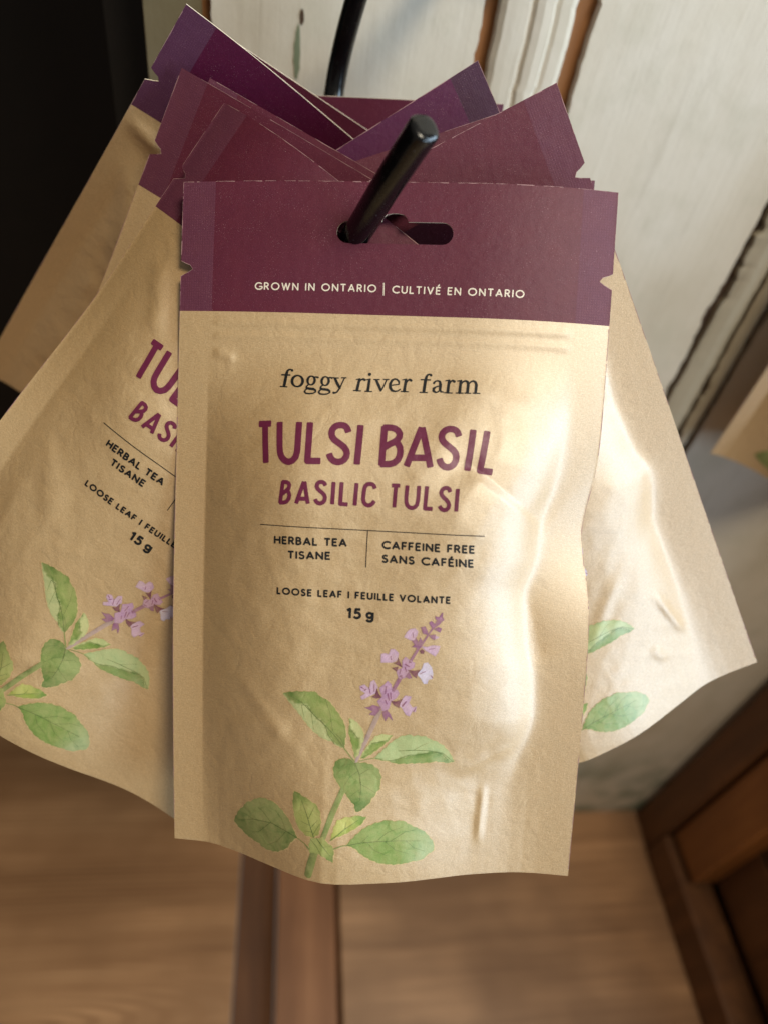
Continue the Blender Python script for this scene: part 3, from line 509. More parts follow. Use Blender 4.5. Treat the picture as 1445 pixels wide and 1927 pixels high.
# ------------------------------------------------------------------ flat label artwork, in mm on the pouch (u right, v down)
LABEL = json.loads('''{"title":[[[-36.7,72.74],[-33.56,72.55]],[[-35.13,72.64],[-33.71,83.87]],[[-30.47,72.39],[-29.73,79.65],[-29.42,81.21],[-28.84,82.37],[-27.78,83.37],[-26.55,83.72],[-25.43,83.28],[-24.56,82.2],[-24.28,80.76],[-24.26,79.45],[-24.49,72.22]],[[-21.22,72.19],[-20.95,83.17],[-17.54,83.02]],[[-9.88,73.85],[-10.24,73.0],[-10.81,72.44],[-11.49,72.23],[-12.41,72.19],[-13.3,72.42],[-14.04,72.97],[-14.5,73.7],[-14.65,74.63],[-14.37,75.67],[-13.71,76.55],[-12.74,77.21],[-11.63,77.9],[-10.66,78.63],[-9.96,79.51],[-9.68,80.4],[-9.8,81.43],[-10.35,82.31],[-11.09,82.83],[-12.11,83.08],[-13.17,82.87],[-13.94,82.34],[-14.44,81.7],[-14.68,81.09]],[[-6.34,72.35],[-6.55,83.08]],[[0.63,72.33],[0.55,83.07]],[[0.63,72.33],[2.51,72.27],[3.68,72.5],[4.63,73.12],[5.13,74.01],[5.09,74.92],[4.63,75.72],[3.71,76.46],[2.47,77.12],[1.01,78.14]],[[4.01,76.27],[4.9,77.0],[5.49,78.01],[5.67,79.16],[5.58,80.45],[5.1,81.62],[4.14,82.51],[2.89,82.93],[0.54,83.04]],[[11.27,72.22],[7.9,82.95]],[[11.63,72.21],[14.61,82.93]],[[8.88,80.83],[13.57,80.61]],[[22.13,73.6],[21.8,72.76],[21.27,72.26],[20.55,71.98],[19.65,71.92],[18.77,72.11],[18.04,72.61],[17.49,73.34],[17.29,74.25],[17.5,75.15],[18.1,75.97],[19.03,76.7],[20.08,77.43],[21.01,78.15],[21.63,78.93],[21.92,79.93],[21.82,81.08],[21.37,82.12],[20.66,82.79],[19.72,83.09],[18.78,82.93],[17.99,82.42],[17.49,81.73],[17.24,81.05]],[[26.26,72.24],[25.45,83.34]],[[30.28,72.42],[29.08,83.52],[32.33,83.76]]],"sub":[[[-27.8,89.61],[-28.29,95.61]],[[-27.8,89.61],[-26.73,89.59],[-26.02,89.91],[-25.75,90.55],[-25.92,91.41],[-26.57,92.06],[-27.99,93.2]],[[-26.3,91.94],[-25.79,92.61],[-25.57,93.38],[-25.74,94.42],[-26.31,95.2],[-27.22,95.57],[-28.29,95.63]],[[-21.56,89.43],[-23.34,95.39]],[[-21.29,89.42],[-20.02,95.25]],[[-22.67,94.19],[-20.34,94.11]],[[-15.28,89.83],[-15.55,89.34],[-15.96,89.1],[-16.49,89.02],[-17.14,89.21],[-17.58,89.69],[-17.7,90.31],[-17.41,91.01],[-16.71,91.61],[-15.88,92.21],[-15.32,92.81],[-15.09,93.57],[-15.23,94.34],[-15.67,94.92],[-16.37,95.24],[-17.11,95.13],[-17.59,94.72],[-17.8,94.28]],[[-12.87,89.15],[-12.92,95.05]],[[-10.54,89.08],[-10.61,95.08],[-8.7,95.13]],[[-6.25,89.12],[-6.4,95.06]],[[-0.94,89.97],[-1.26,89.3],[-1.8,88.95],[-2.44,88.91],[-3.14,89.07],[-3.66,89.6],[-3.92,90.32],[-4.03,91.85],[-4.08,93.24],[-3.84,94.24],[-3.35,94.84],[-2.57,95.13],[-1.82,94.92],[-1.29,94.43],[-0.96,93.91]],[[4.16,89.03],[6.07,89.01]],[[5.15,89.06],[5.07,95.01]],[[8.5,89.07],[8.43,92.22],[8.56,93.47],[8.91,94.45],[9.58,95.02],[10.41,95.18],[11.23,94.88],[11.77,94.18],[11.95,93.04],[11.96,92.03],[11.91,89.02]],[[14.21,89.03],[14.23,95.15],[16.21,95.13]],[[21.05,89.87],[20.81,89.33],[20.38,89.05],[19.82,88.95],[19.2,89.16],[18.71,89.64],[18.53,90.32],[18.78,91.06],[19.47,91.78],[20.27,92.36],[20.93,93.08],[21.26,93.82],[21.11,94.62],[20.64,95.15],[19.97,95.31],[19.3,95.17],[18.84,94.79],[18.59,94.38]],[[23.26,89.34],[23.48,95.25]]],"brand":[[[-28.33,56.11,12],[-28.76,55.85,9],[-29.35,55.91,11],[-29.77,56.33,14],[-29.98,57.19,17],[-30.17,59.14,18],[-30.34,60.86,17]],[[-28.37,56.11,15],[-28.33,56.13,15]],[[-31.42,57.54,9],[-28.89,57.57,9]],[[-31.56,61.15,7],[-29.43,61.24,7]],[[-24.77,59.65,17.0],[-24.88,60.08,16.594613101459483],[-25.09,60.46,15.447419590941251],[-25.39,60.76,13.756828460010885],[-25.76,60.96,11.828427124746192],[-26.18,61.06,10.053378215996627],[-26.61,61.04,9.0],[-27.02,60.91,10.053378215996627],[-27.4,60.67,11.828427124746188],[-27.7,60.34,13.756828460010883],[-27.92,59.94,15.447419590941251],[-28.03,59.51,16.594613101459483],[-28.03,59.06,17.0],[-27.92,58.64,16.594613101459483],[-27.71,58.26,15.447419590941251],[-27.4,57.96,13.756828460010887],[-27.03,57.75,11.828427124746193],[-26.62,57.66,10.053378215996625],[-26.19,57.67,9.0],[-25.78,57.81,10.053378215996624],[-25.4,58.05,11.828427124746192],[-25.1,58.38,13.756828460010883],[-24.89,58.77,15.447419590941248],[-24.77,59.21,16.594613101459483],[-24.77,59.65,17.0]],[[-21.13,59.22,15.0],[-21.22,59.62,14.492433774358403],[-21.41,59.97,13.093713415788741],[-21.67,60.23,11.154467577441993],[-21.99,60.38,9.202462624028794],[-22.33,60.4,8.0],[-22.65,60.28,9.202462624028794],[-22.94,60.05,11.154467577441991],[-23.15,59.72,13.093713415788741],[-23.27,59.33,14.492433774358403],[-23.29,58.9,15.0],[-23.2,58.5,14.492433774358403],[-23.02,58.15,13.093713415788743],[-22.75,57.89,11.154467577441995],[-22.44,57.74,9.202462624028794],[-22.1,57.72,8.0],[-21.77,57.84,9.202462624028792],[-21.49,58.07,11.154467577441991],[-21.27,58.4,13.093713415788741],[-21.15,58.79,14.492433774358403],[-21.13,59.22,15.0]],[[-21.54,58.05,8],[-20.78,57.93,9],[-20.23,58.05,11]],[[-22.86,60.34,8],[-23.44,60.9,9],[-23.4,61.4,13],[-22.48,61.59,15],[-21.35,61.65,15],[-20.64,61.99,12],[-20.51,62.48,9],[-21.23,62.95,8],[-22.34,63.12,9],[-23.43,63.02,10],[-23.88,62.58,11],[-23.7,62.04,9],[-23.02,61.56,8]],[[-16.88,59.26,15.0],[-16.97,59.66,14.492433774358403],[-17.15,60.01,13.093713415788741],[-17.41,60.27,11.154467577441993],[-17.73,60.42,9.202462624028794],[-18.06,60.44,8.0],[-18.39,60.33,9.202462624028794],[-18.67,60.1,11.154467577441991],[-18.88,59.77,13.093713415788741],[-19.0,59.37,14.492433774358403],[-19.02,58.95,15.0],[-18.93,58.55,14.492433774358403],[-18.75,58.19,13.093713415788743],[-18.48,57.93,11.154467577441995],[-18.17,57.78,9.202462624028794],[-17.83,57.77,8.0],[-17.51,57.88,9.202462624028792],[-17.23,58.11,11.154467577441991],[-17.02,58.44,13.093713415788741],[-16.9,58.84,14.492433774358403],[-16.88,59.26,15.0]],[[-17.28,58.09,8],[-16.53,57.97,9],[-15.99,58.09,11]],[[-18.59,60.39,8],[-19.17,60.95,9],[-19.13,61.44,13],[-18.22,61.64,15],[-17.1,61.69,15],[-16.4,62.02,12],[-16.27,62.51,9],[-16.98,62.99,8],[-18.08,63.16,9],[-19.16,63.06,10],[-19.6,62.63,11],[-19.43,62.08,9],[-18.75,61.61,8]],[[-15.09,58.19,14],[-14.24,59.79,16],[-13.43,61.02,14]],[[-12.28,57.91,8],[-12.85,59.51,8],[-13.5,61.2,9],[-14.12,62.25,9],[-14.71,62.59,10],[-15.15,62.56,14]],[[-15.73,57.99,7],[-14.08,58.02,7]],[[-13.12,57.9,7],[-11.79,57.85,7]],[[-7.83,58.41,15],[-8.28,61.49,17]],[[-8.72,58.27,6],[-7.68,58.0,9]],[[-9.28,61.62,7],[-7.13,61.66,7]],[[-7.86,59.09,8],[-7.31,58.26,9],[-6.71,58.01,12],[-6.26,58.26,15]],[[-4.85,58.34,15],[-5.04,61.49,17]],[[-5.82,58.24,6],[-4.61,57.97,9]],[[-5.9,61.7,7],[-3.89,61.71,7]],[[-4.9,56.5,19],[-4.85,56.49,19]],[[-2.8,58.21,14],[-1.98,59.75,16],[-1.26,61.28,13]],[[0.16,58.0,8],[-0.53,59.91,8],[-1.21,61.37,9]],[[-3.51,58.01,7],[-1.89,57.99,7]],[[-0.68,57.85,7],[0.77,57.84,7]],[[1.71,59.55,7],[3.91,59.19,7],[3.82,58.39,12],[3.25,57.74,10],[2.5,57.59,9],[1.74,58.07,13],[1.29,59.16,16],[1.37,60.28,17],[1.95,61.15,14],[2.84,61.38,10],[3.7,61.17,8],[4.36,60.65,7]],[[5.83,57.91,15],[5.56,61.14,17]],[[4.87,57.77,6],[5.99,57.55,9]],[[4.62,61.31,7],[6.75,61.31,7]],[[5.93,58.76,8],[6.44,57.84,9],[6.99,57.6,12],[7.4,57.89,15]],[[13.15,55.94,12],[12.71,55.82,9],[12.2,55.97,11],[11.84,56.52,14],[11.6,57.65,17],[11.29,61.13,17]],[[13.11,56.07,15],[13.16,56.1,15]],[[10.29,57.52,8],[13.02,57.51,8]],[[10.18,61.36,7],[12.34,61.36,7]],[[14.12,58.45,13],[14.47,57.9,9],[15.2,57.65,9],[15.86,57.94,13],[16.08,58.82,16],[15.99,60.29,15],[16.28,60.94,10],[17.02,61.0,7]],[[15.97,59.13,7],[14.87,59.53,9],[14.12,60.09,14],[14.16,60.8,15],[14.75,61.22,10],[15.47,61.02,8],[16.0,60.47,7]],[[18.52,57.7,15],[18.31,61.04,17]],[[17.52,57.61,6],[18.68,57.39,9]],[[17.37,61.21,7],[19.56,61.22,7]],[[18.65,58.59,8],[19.12,57.68,9],[19.63,57.48,12],[20.08,57.78,15]],[[21.96,57.66,15],[21.74,61.04,17]],[[20.93,57.61,6],[22.12,57.39,9]],[[20.76,61.17,7],[22.73,61.18,7]],[[22.01,58.59,8],[22.57,57.77,9],[23.28,57.44,11],[23.9,57.72,14],[24.15,58.51,16],[24.0,60.95,16]],[[23.24,61.12,7],[24.95,61.13,7]],[[24.23,58.51,8],[24.8,57.73,9],[25.56,57.39,11],[26.21,57.72,14],[26.51,58.55,16],[26.36,60.94,16]],[[25.63,61.06,7],[27.6,61.06,7]]],"leaf":{"fold1":[[[-25.82,152.59],[-23.94,152.22],[-20.87,151.57],[-19.64,151.68],[-18.64,151.39],[-17.62,151.61],[-16.23,151.24],[-15.0,152.21],[-13.29,153.52],[-12.59,153.36],[-10.55,155.28],[-8.5,157.84],[-7.05,160.07],[-6.27,162.76],[-6.43,165.12],[-6.68,168.06],[-8.83,167.44],[-10.44,166.22],[-12.83,165.7],[-15.74,163.78],[-18.28,161.39],[-20.86,158.19],[-23.44,155.37]],[[-25.17,153.22],[-22.62,155.04],[-19.92,155.73],[-18.3,155.62],[-16.59,157.97],[-14.71,159.9],[-13.9,159.99],[-12.43,161.76],[-11.52,164.39],[-9.63,166.93],[-6.68,168.06]],"LA"],"fold2":[[[-5.45,158.57],[-4.2,159.07],[-3.72,159.62],[-2.61,160.33],[-1.99,161.27],[-1.38,162.01],[-0.8,164.74],[-1.54,167.15],[-2.2,169.55],[-3.2,170.98],[-3.76,168.86],[-4.9,165.01],[-5.58,162.71],[-5.34,161.12]],[[-5.3,160.33],[-5.04,161.88],[-3.82,163.37],[-2.8,164.67],[-2.03,164.82],[-1.97,166.0],[-3.2,170.98]],"SM"],"fold3":[[[-1.74,171.1],[-0.7,168.67],[1.08,165.79],[2.52,163.71],[3.65,163.24],[4.97,162.83],[6.13,163.14],[7.48,163.29],[6.4,164.84],[4.57,166.76],[1.63,169.32],[-0.6,170.84]],[[-1.74,171.1],[1.48,166.16],[3.75,165.54],[6.02,164.87],[7.1,163.48]],"SM2"],"fold4":[[[2.26,170.75],[4.64,168.35],[6.83,165.81],[9.4,163.64],[10.9,163.05],[12.41,162.75],[13.57,163.13],[14.7,162.9],[17.38,163.15],[18.55,163.9],[20.49,164.61],[22.86,166.15],[24.72,168.65],[26.23,171.47],[24.72,172.07],[20.85,171.5],[17.43,171.99],[13.61,172.1],[9.03,172.3],[6.32,171.45],[4.01,171.17]],[[2.46,170.74],[6.7,171.42],[8.97,170.98],[11.59,169.74],[13.1,169.27],[14.63,169.41],[15.36,168.77],[17.27,168.81],[18.76,168.09],[20.69,168.34],[22.64,169.11],[23.87,170.65],[26.07,171.94]],"RT"],"heart":[[[-8.25,171.48],[-5.19,171.09],[-3.21,172.36],[-0.54,172.22],[1.78,172.69],[3.76,174.18],[4.72,176.74],[4.37,179.16],[4.53,180.37],[3.49,181.01],[3.34,182.02],[2.07,183.47],[1.63,184.89],[0.45,185.72],[-0.65,186.95],[-2.34,187.46],[-2.9,184.98],[-4.01,184.01],[-5.03,182.65],[-5.82,181.88],[-6.26,180.72],[-7.36,179.98],[-7.88,178.83],[-9.03,177.34],[-9.62,174.67],[-9.15,172.7]],[[-3.21,172.36],[-1.7,176.22],[-1.15,179.76],[-1.24,183.75],[-2.27,187.3]],"HT"],"big_left":[[[-43.01,200.1],[-41.81,197.51],[-40.93,195.6],[-38.93,193.31],[-38.08,191.71],[-36.14,190.53],[-34.23,189.02],[-32.35,188.11],[-30.75,187.99],[-27.86,188.31],[-25.24,189.91],[-22.61,192.7],[-21.29,194.93],[-19.96,197.4],[-21.95,199.85],[-23.47,202.46],[-26.63,204.92],[-28.5,205.53],[-30.4,205.78],[-32.32,205.5],[-33.14,204.77],[-35.36,204.34],[-36.48,203.99],[-38.46,203.44],[-39.31,202.7],[-41.3,201.6]],[[-42.83,200.03],[-35.3,196.66],[-28.79,195.56],[-23.55,196.45],[-20.06,197.58]],"BL"],"small_up":[[[-21.44,182.79],[-20.44,183.09],[-19.44,183.53],[-18.19,184.35],[-16.97,184.5],[-15.72,185.55],[-14.51,185.69],[-12.97,187.99],[-12.46,191.06],[-13.04,194.85],[-14.54,196.27],[-17.0,196.14],[-19.55,194.11],[-20.9,190.72],[-21.62,187.15]],[[-21.18,183.05],[-18.87,185.46],[-16.45,190.79],[-14.54,196.18]],"SU"],"small_right":[[[-9.5,196.62],[-8.92,194.52],[-8.56,192.67],[-7.58,190.14],[-6.08,189.66],[-5.03,188.97],[-3.71,189.19],[-2.43,188.58],[-0.67,189.02],[0.73,189.15],[-0.08,190.79],[-1.21,191.97],[-2.27,192.67],[-5.24,194.54],[-7.81,195.55]],[[-9.5,196.62],[-5.73,193.13],[-1.5,190.1],[0.64,189.29]],"SR"],"big_right":[[[-4.69,198.01],[-2.18,195.03],[0.34,192.68],[3.77,191.01],[5.3,190.86],[6.81,190.28],[9.03,190.75],[11.66,190.63],[15.28,192.93],[17.09,193.83],[18.93,195.28],[21.34,198.66],[21.69,201.33],[19.3,203.09],[18.01,204.22],[14.45,204.53],[13.14,204.87],[9.37,205.07],[5.58,204.46],[2.45,202.95],[-0.24,201.13],[-2.04,199.13]],[[-4.69,198.11],[-0.36,197.36],[4.01,197.02],[10.61,197.09],[17.26,197.64],[21.48,199.73]],"BR"],"center":[[[-15.51,196.59],[-13.56,196.42],[-11.74,195.68],[-10.56,197.34],[-9.01,198.28],[-8.27,199.97],[-8.65,203.74],[-9.97,203.01],[-11.09,202.19],[-13.41,201.14],[-15.62,201.47],[-16.02,199.17]],[[-13.56,196.33],[-11.63,198.87],[-9.35,201.65],[-8.65,203.64]],"CT"]},"stem":[[[[-16.23,209.52,2.3],[-15.3,205.36,2.489],[-14.15,200.93,2.304]],"g"],[[[-11.72,196.05,1.567],[-9.38,188.57,1.751],[-6.48,180.85,1.659]],"g"],[[[-3.02,172.35,0.645],[-2.18,169.94,1.21],[0.58,163.06,1.371],[3.34,156.11,1.532]],"p"],[[[7.11,149.31,1.06],[8.0,147.2,1.198],[9.19,144.86,1.198]],"m"],[[[11.56,140.32,0.922],[12.74,138.12,0.784],[13.91,135.83,0.83]],"m"],[[[14.12,135.59,0.922],[15.51,133.51,0.599],[16.68,131.46,0.553],[18.05,129.18,0.507],[19.42,126.92,0.691],[20.28,125.13,0.323]],"m"],[[[-20.06,197.58,0.23],[-17.42,198.94,0.277],[-15.59,200.72,0.645]],"g"],[[[-8.76,199.48,0.415],[-6.41,198.42,0.323],[-4.47,198.11,0.277]],"g"],[[[-6.68,168.06,0.363],[-5.25,169.73,0.363],[-3.42,171.98,0.484]],"g"],[[[-2.09,171.9,0.202],[0.18,171.19,0.202],[2.46,170.74,0.242]],"g"]],"vein":[[[-23.92,153.02,0.121],[-19.95,154.85,0.202],[-16.59,157.97,0.242],[-14.3,160.04,0.202],[-12.23,161.74,0.242],[-9.76,164.22,0.242],[-6.68,167.95,0.323]],[[-10.21,163.09,0.121],[-7.78,165.22,0.161],[-6.51,167.66,0.202]],[[-12.78,153.54,0.081],[-11.24,157.72,0.121],[-10.21,163.09,0.121]],[[-19.92,155.85,0.121],[-18.97,159.5,0.081]],[[-16.78,158.39,0.121],[-15.97,163.02,0.081]],[[-19.92,155.73,0.202],[-18.29,155.74,0.202],[-16.59,157.97,0.202],[-14.71,159.9,0.202],[-13.82,160.06,0.202],[-12.43,161.76,0.202],[-11.52,164.39,0.202],[-9.63,166.93,0.202]],[[-3.21,172.44,0.363],[-1.7,176.22,0.242],[-1.15,179.76,0.202],[-1.24,183.75,0.161]],[[-2.32,175.07,0.161],[-4.54,176.74,0.121],[-6.3,179.94,0.081]],[[-1.89,176.23,0.161],[1.08,174.11,0.121],[2.61,174.24,0.081]],[[-1.3,178.97,0.121],[2.14,180.85,0.121],[3.52,181.61,0.081]],[[-3.58,172.77,0.161],[-6.25,172.91,0.121],[-8.09,174.57,0.081]],[[-1.23,180.56,0.121],[-3.16,181.81,0.121],[-4.25,183.02,0.081]],[[9.42,168.17,0.121],[13.41,167.75,0.202],[18.37,167.82,0.161],[22.61,168.68,0.161],[25.85,171.54,0.121]],[[13.79,167.81,0.121],[16.38,166.06,0.081],[18.24,165.14,0.081]],[[6.7,171.42,0.161],[8.97,170.98,0.202],[11.59,169.74,0.202],[13.1,169.27,0.161],[14.63,169.41,0.161],[17.27,168.81,0.161],[20.69,168.42,0.161],[22.64,169.11,0.161],[24.28,171.11,0.121]],[[-5.04,161.88,0.161],[-3.82,163.37,0.161],[-2.8,164.67,0.161],[-2.03,164.82,0.121]],[[1.48,166.08,0.161],[3.75,165.54,0.161],[6.02,164.87,0.121]],[[-1.37,170.88,0.121],[0.86,169.37,0.121],[3.45,167.23,0.081]],[[-42.13,199.66,0.138],[-35.3,196.66,0.23],[-28.79,195.56,0.277],[-23.55,196.45,0.323],[-19.96,197.64,0.323]],[[-35.3,196.66,0.138],[-39.23,195.76,0.092]],[[-28.79,195.56,0.184],[-32.04,192.41,0.138],[-33.94,191.81,0.092]],[[-29.32,195.75,0.184],[-33.66,200.73,0.138],[-35.89,201.35,0.092]],[[-23.55,196.45,0.138],[-26.63,201.12,0.138],[-30.39,204.18,0.092]],[[-23.55,196.45,0.138],[-25.17,193.06,0.138],[-27.29,190.82,0.092]],[[-18.87,185.46,0.138],[-17.53,188.32,0.184],[-16.45,190.79,0.23],[-14.54,196.18,0.277]],[[-16.45,190.79,0.138],[-14.71,186.64,0.092]],[[-15.62,193.33,0.138],[-13.56,190.64,0.092]],[[-15.9,192.49,0.138],[-18.62,191.92,0.092]],[[-15.09,194.57,0.138],[-17.54,194.65,0.092]],[[-14.81,195.42,0.138],[-12.8,191.56,0.092]],[[-9.5,196.62,0.277],[-7.4,194.76,0.23],[-5.3,192.9,0.184],[-1.5,190.1,0.138]],[[-5.3,192.9,0.138],[-4.95,190.81,0.092]],[[-4.68,198.16,0.323],[-0.36,197.36,0.277],[4.01,197.07,0.23],[10.61,197.09,0.184],[17.27,197.75,0.138]],[[4.01,197.07,0.138],[7.41,194.13,0.138],[11.75,192.67,0.092]],[[-0.36,197.36,0.138],[1.74,195.06,0.092]],[[8.4,197.07,0.138],[12.69,194.2,0.138],[15.32,193.92,0.092]],[[1.38,197.23,0.138],[3.67,199.97,0.138],[7.71,202.05,0.092]],[[6.64,197.05,0.138],[9.85,200.07,0.138],[14.34,201.92,0.092]],[[12.82,197.18,0.138],[15.59,200.01,0.092],[18.78,201.45,0.092]],[[-13.56,196.42,0.23],[-11.63,198.87,0.23],[-9.35,201.65,0.184]],[[-15.49,197.06,0.138],[-13.47,199.23,0.138],[-11.99,201.79,0.092]],[[-11.63,198.87,0.138],[-9.44,198.51,0.092]]],"flower":[["l",[[3.29,138.4],[4.36,138.09],[5.34,138.35],[5.81,136.87],[6.89,136.79],[8.01,137.81],[7.97,139.37],[7.26,140.31],[6.41,140.6],[3.39,140.83]]],["d",[[8.06,139.03],[8.55,140.21],[9.38,141.89],[8.39,141.45],[6.96,140.89],[7.91,140.37]]],["d",[[6.53,142.38],[8.3,141.84],[7.87,143.35]]],["c",[[9.4,140.15],[10.21,138.98],[11.54,139.88],[12.9,140.55],[12.71,141.9],[11.46,142.67],[11.53,144.23],[10.48,144.87],[9.42,145.29],[8.66,145.23],[7.85,142.94],[9.5,142.15]]],["d",[[11.07,142.65],[12.97,142.78],[14.66,142.43],[13.97,143.48],[13.71,144.92],[12.83,144.35],[11.96,143.41]]],["m",[[11.48,143.11],[12.38,144.95],[11.58,145.24],[10.48,144.76]]],["w",[[13.6,143.51],[14.68,142.76],[15.19,142.16],[15.64,140.57],[16.7,140.27],[17.83,141.53],[18.4,143.49],[18.11,144.86],[17.16,145.15],[16.9,146.34],[15.93,146.37],[15.0,144.86]]],["m",[[-0.98,155.12],[0.27,154.96],[1.33,154.26],[3.53,154.7],[3.25,155.74],[2.11,157.3],[0.35,157.1],[1.36,156.12]]],["m",[[4.26,156.34],[5.53,155.45],[6.68,156.84],[7.3,158.61],[6.0,157.34],[5.24,158.81],[4.63,157.45]]],["c",[[3.19,148.94],[4.55,147.81],[5.38,146.73],[6.5,147.77],[6.8,149.56],[8.07,149.0],[8.71,150.09],[7.97,151.55],[6.6,152.52],[6.14,154.49],[5.31,155.58],[4.22,155.44],[3.85,154.56],[2.8,152.83],[4.05,151.37]]],["l",[[-2.6,148.72],[-1.31,148.12],[0.04,149.19],[0.29,147.25],[1.35,146.6],[2.41,148.55],[2.05,150.39],[0.55,151.19],[-1.8,152.56],[-2.32,151.65],[-1.0,150.63],[-2.39,149.84]]],["d",[[2.32,148.96],[2.92,150.55],[3.73,151.62],[2.33,152.07],[1.0,151.61],[1.96,150.96]]],["d",[[6.66,152.47],[8.02,152.64],[9.86,151.77],[9.29,153.0],[9.01,154.43],[7.63,153.81]]],["l",[[8.71,153.5],[9.94,151.92],[10.75,150.79],[12.49,150.97],[11.93,152.79],[12.85,154.09],[14.02,153.66],[13.78,155.39],[12.91,155.23],[12.21,156.69],[11.11,156.27],[10.05,154.53]]],["l",[[9.71,132.84],[10.29,131.48],[11.1,130.55],[12.57,130.11],[13.4,131.04],[13.11,132.37],[12.53,133.62],[11.46,133.59]]],["m",[[11.93,133.77],[12.74,133.6],[12.95,132.78],[13.72,134.08],[14.19,132.73],[14.7,133.57],[14.41,135.13],[13.83,136.38],[13.05,135.67],[12.02,135.53],[12.76,134.92]]],["l",[[14.85,135.32],[16.45,135.42],[17.91,134.88],[19.94,135.0],[19.5,136.75],[18.71,137.95],[17.4,137.23],[15.86,136.35]]],["d",[[14.28,136.68],[14.89,136.15],[15.62,136.7],[15.38,137.49],[14.63,137.43]]],["m",[[14.36,129.66],[15.51,129.36],[16.21,130.62],[16.37,131.7],[14.93,131.41]]],["m",[[16.66,131.9],[18.59,131.54],[18.36,133.24],[17.27,132.62]]],["l",[[18.4,131.82],[19.76,132.34],[18.67,132.96]]],["m",[[16.64,128.19],[17.34,127.6],[18.44,128.5],[19.46,127.67],[20.74,127.05],[19.6,128.42],[17.77,129.96]]],["m",[[18.05,130.05],[19.33,129.27],[20.24,129.69],[19.87,130.84]]],["m",[[18.32,126.12],[19.5,126.37],[20.45,125.01],[20.38,126.21],[20.87,127.15],[19.56,127.67],[18.54,127.08]]]],"fdetail":[[[5.53,150.34,0.369],[6.05,152.34,0.277]],[[6.38,150.04,0.323],[6.57,151.85,0.23]],[[4.96,152.43,0.23],[5.44,153.52,0.277]],[[10.3,140.97,0.369],[11.4,141.56,0.415]],[[10.24,141.87,0.277],[10.73,143.17,0.23]],[[9.09,142.62,0.23],[8.72,144.0,0.184]],[[-2.27,148.92,0.323],[-1.49,149.31,0.184]],[[-1.25,149.75,0.369],[-0.72,149.36,0.23]],[[0.02,148.74,0.184],[0.53,150.74,0.23]],[[1.5,147.49,0.161],[1.59,149.97,0.184]],[[5.0,148.11,0.184],[4.88,150.39,0.23]],[[10.02,153.85,0.415],[11.04,152.4,0.23]],[[13.35,155.42,0.277],[13.94,154.12,0.184]],[[5.9,138.86,0.184],[6.16,139.95,0.184]],[[17.95,143.97,0.277],[18.42,144.61,0.23]],[[14.72,143.54,0.184],[16.18,142.76,0.184]],[[11.99,131.36,0.184],[12.28,132.87,0.184]],[[16.91,136.05,0.184],[18.6,135.71,0.184]]]}''')

def disc(x, y, r, n=12):
    return [(x + r * math.cos(2 * math.pi * k / n), y + r * math.sin(2 * math.pi * k / n)) for k in range(n)]

def stroke(pts, w=None, cap='round', step=1.4):
    """polygons of one pen stroke; points carry their own width when w is None"""
    P = [(p[0], p[1], (w if w is not None else p[2]) / 2) for p in pts]
    Q = [P[0]]
    for a, b in zip(P, P[1:]):
        L = math.hypot(b[0] - a[0], b[1] - a[1]); n = max(1, int(math.ceil(L / step)))
        for k in range(1, n + 1):
            t = k / n; Q.append(tuple(a[i] + (b[i] - a[i]) * t for i in range(3)))
    out = []
    for a, b in zip(Q, Q[1:]):
        dx, dy = b[0] - a[0], b[1] - a[1]; L = math.hypot(dx, dy)
        if L < 1e-5: continue
        nx, ny = -dy / L, dx / L
        out.append([(a[0] + nx * a[2], a[1] + ny * a[2]), (b[0] + nx * b[2], b[1] + ny * b[2]),
                    (b[0] - nx * b[2], b[1] - ny * b[2]), (a[0] - nx * a[2], a[1] - ny * a[2])])
    for q in (Q if cap == 'round' else Q[1:-1]): out.append(disc(*q, n=14 if q[2] > .5 else 8))
    if cap == 'soft':                                # squared end with small rounded corners
        for e, f in ((Q[0], Q[1]), (Q[-1], Q[-2])):
            dx, dy = e[0] - f[0], e[1] - f[1]; L = math.hypot(dx, dy) or 1; dx /= L; dy /= L; r = e[2]
            pr = [(-.2, 1), (.18, 1), (.38, .9), (.46, .7), (.48, 0), (.46, -.7), (.38, -.9), (.18, -1), (-.2, -1)]
            out.append([(e[0] + dx * a * r - dy * b * r, e[1] + dy * a * r + dx * b * r) for a, b in pr])
    return out

def ar(cx, cy, rx, ry, a0, a1, n=10):
    return [(cx + rx * math.cos(math.radians(a0 + (a1 - a0) * k / n)), cy + ry * math.sin(math.radians(a0 + (a1 - a0) * k / n))) for k in range(n + 1)]
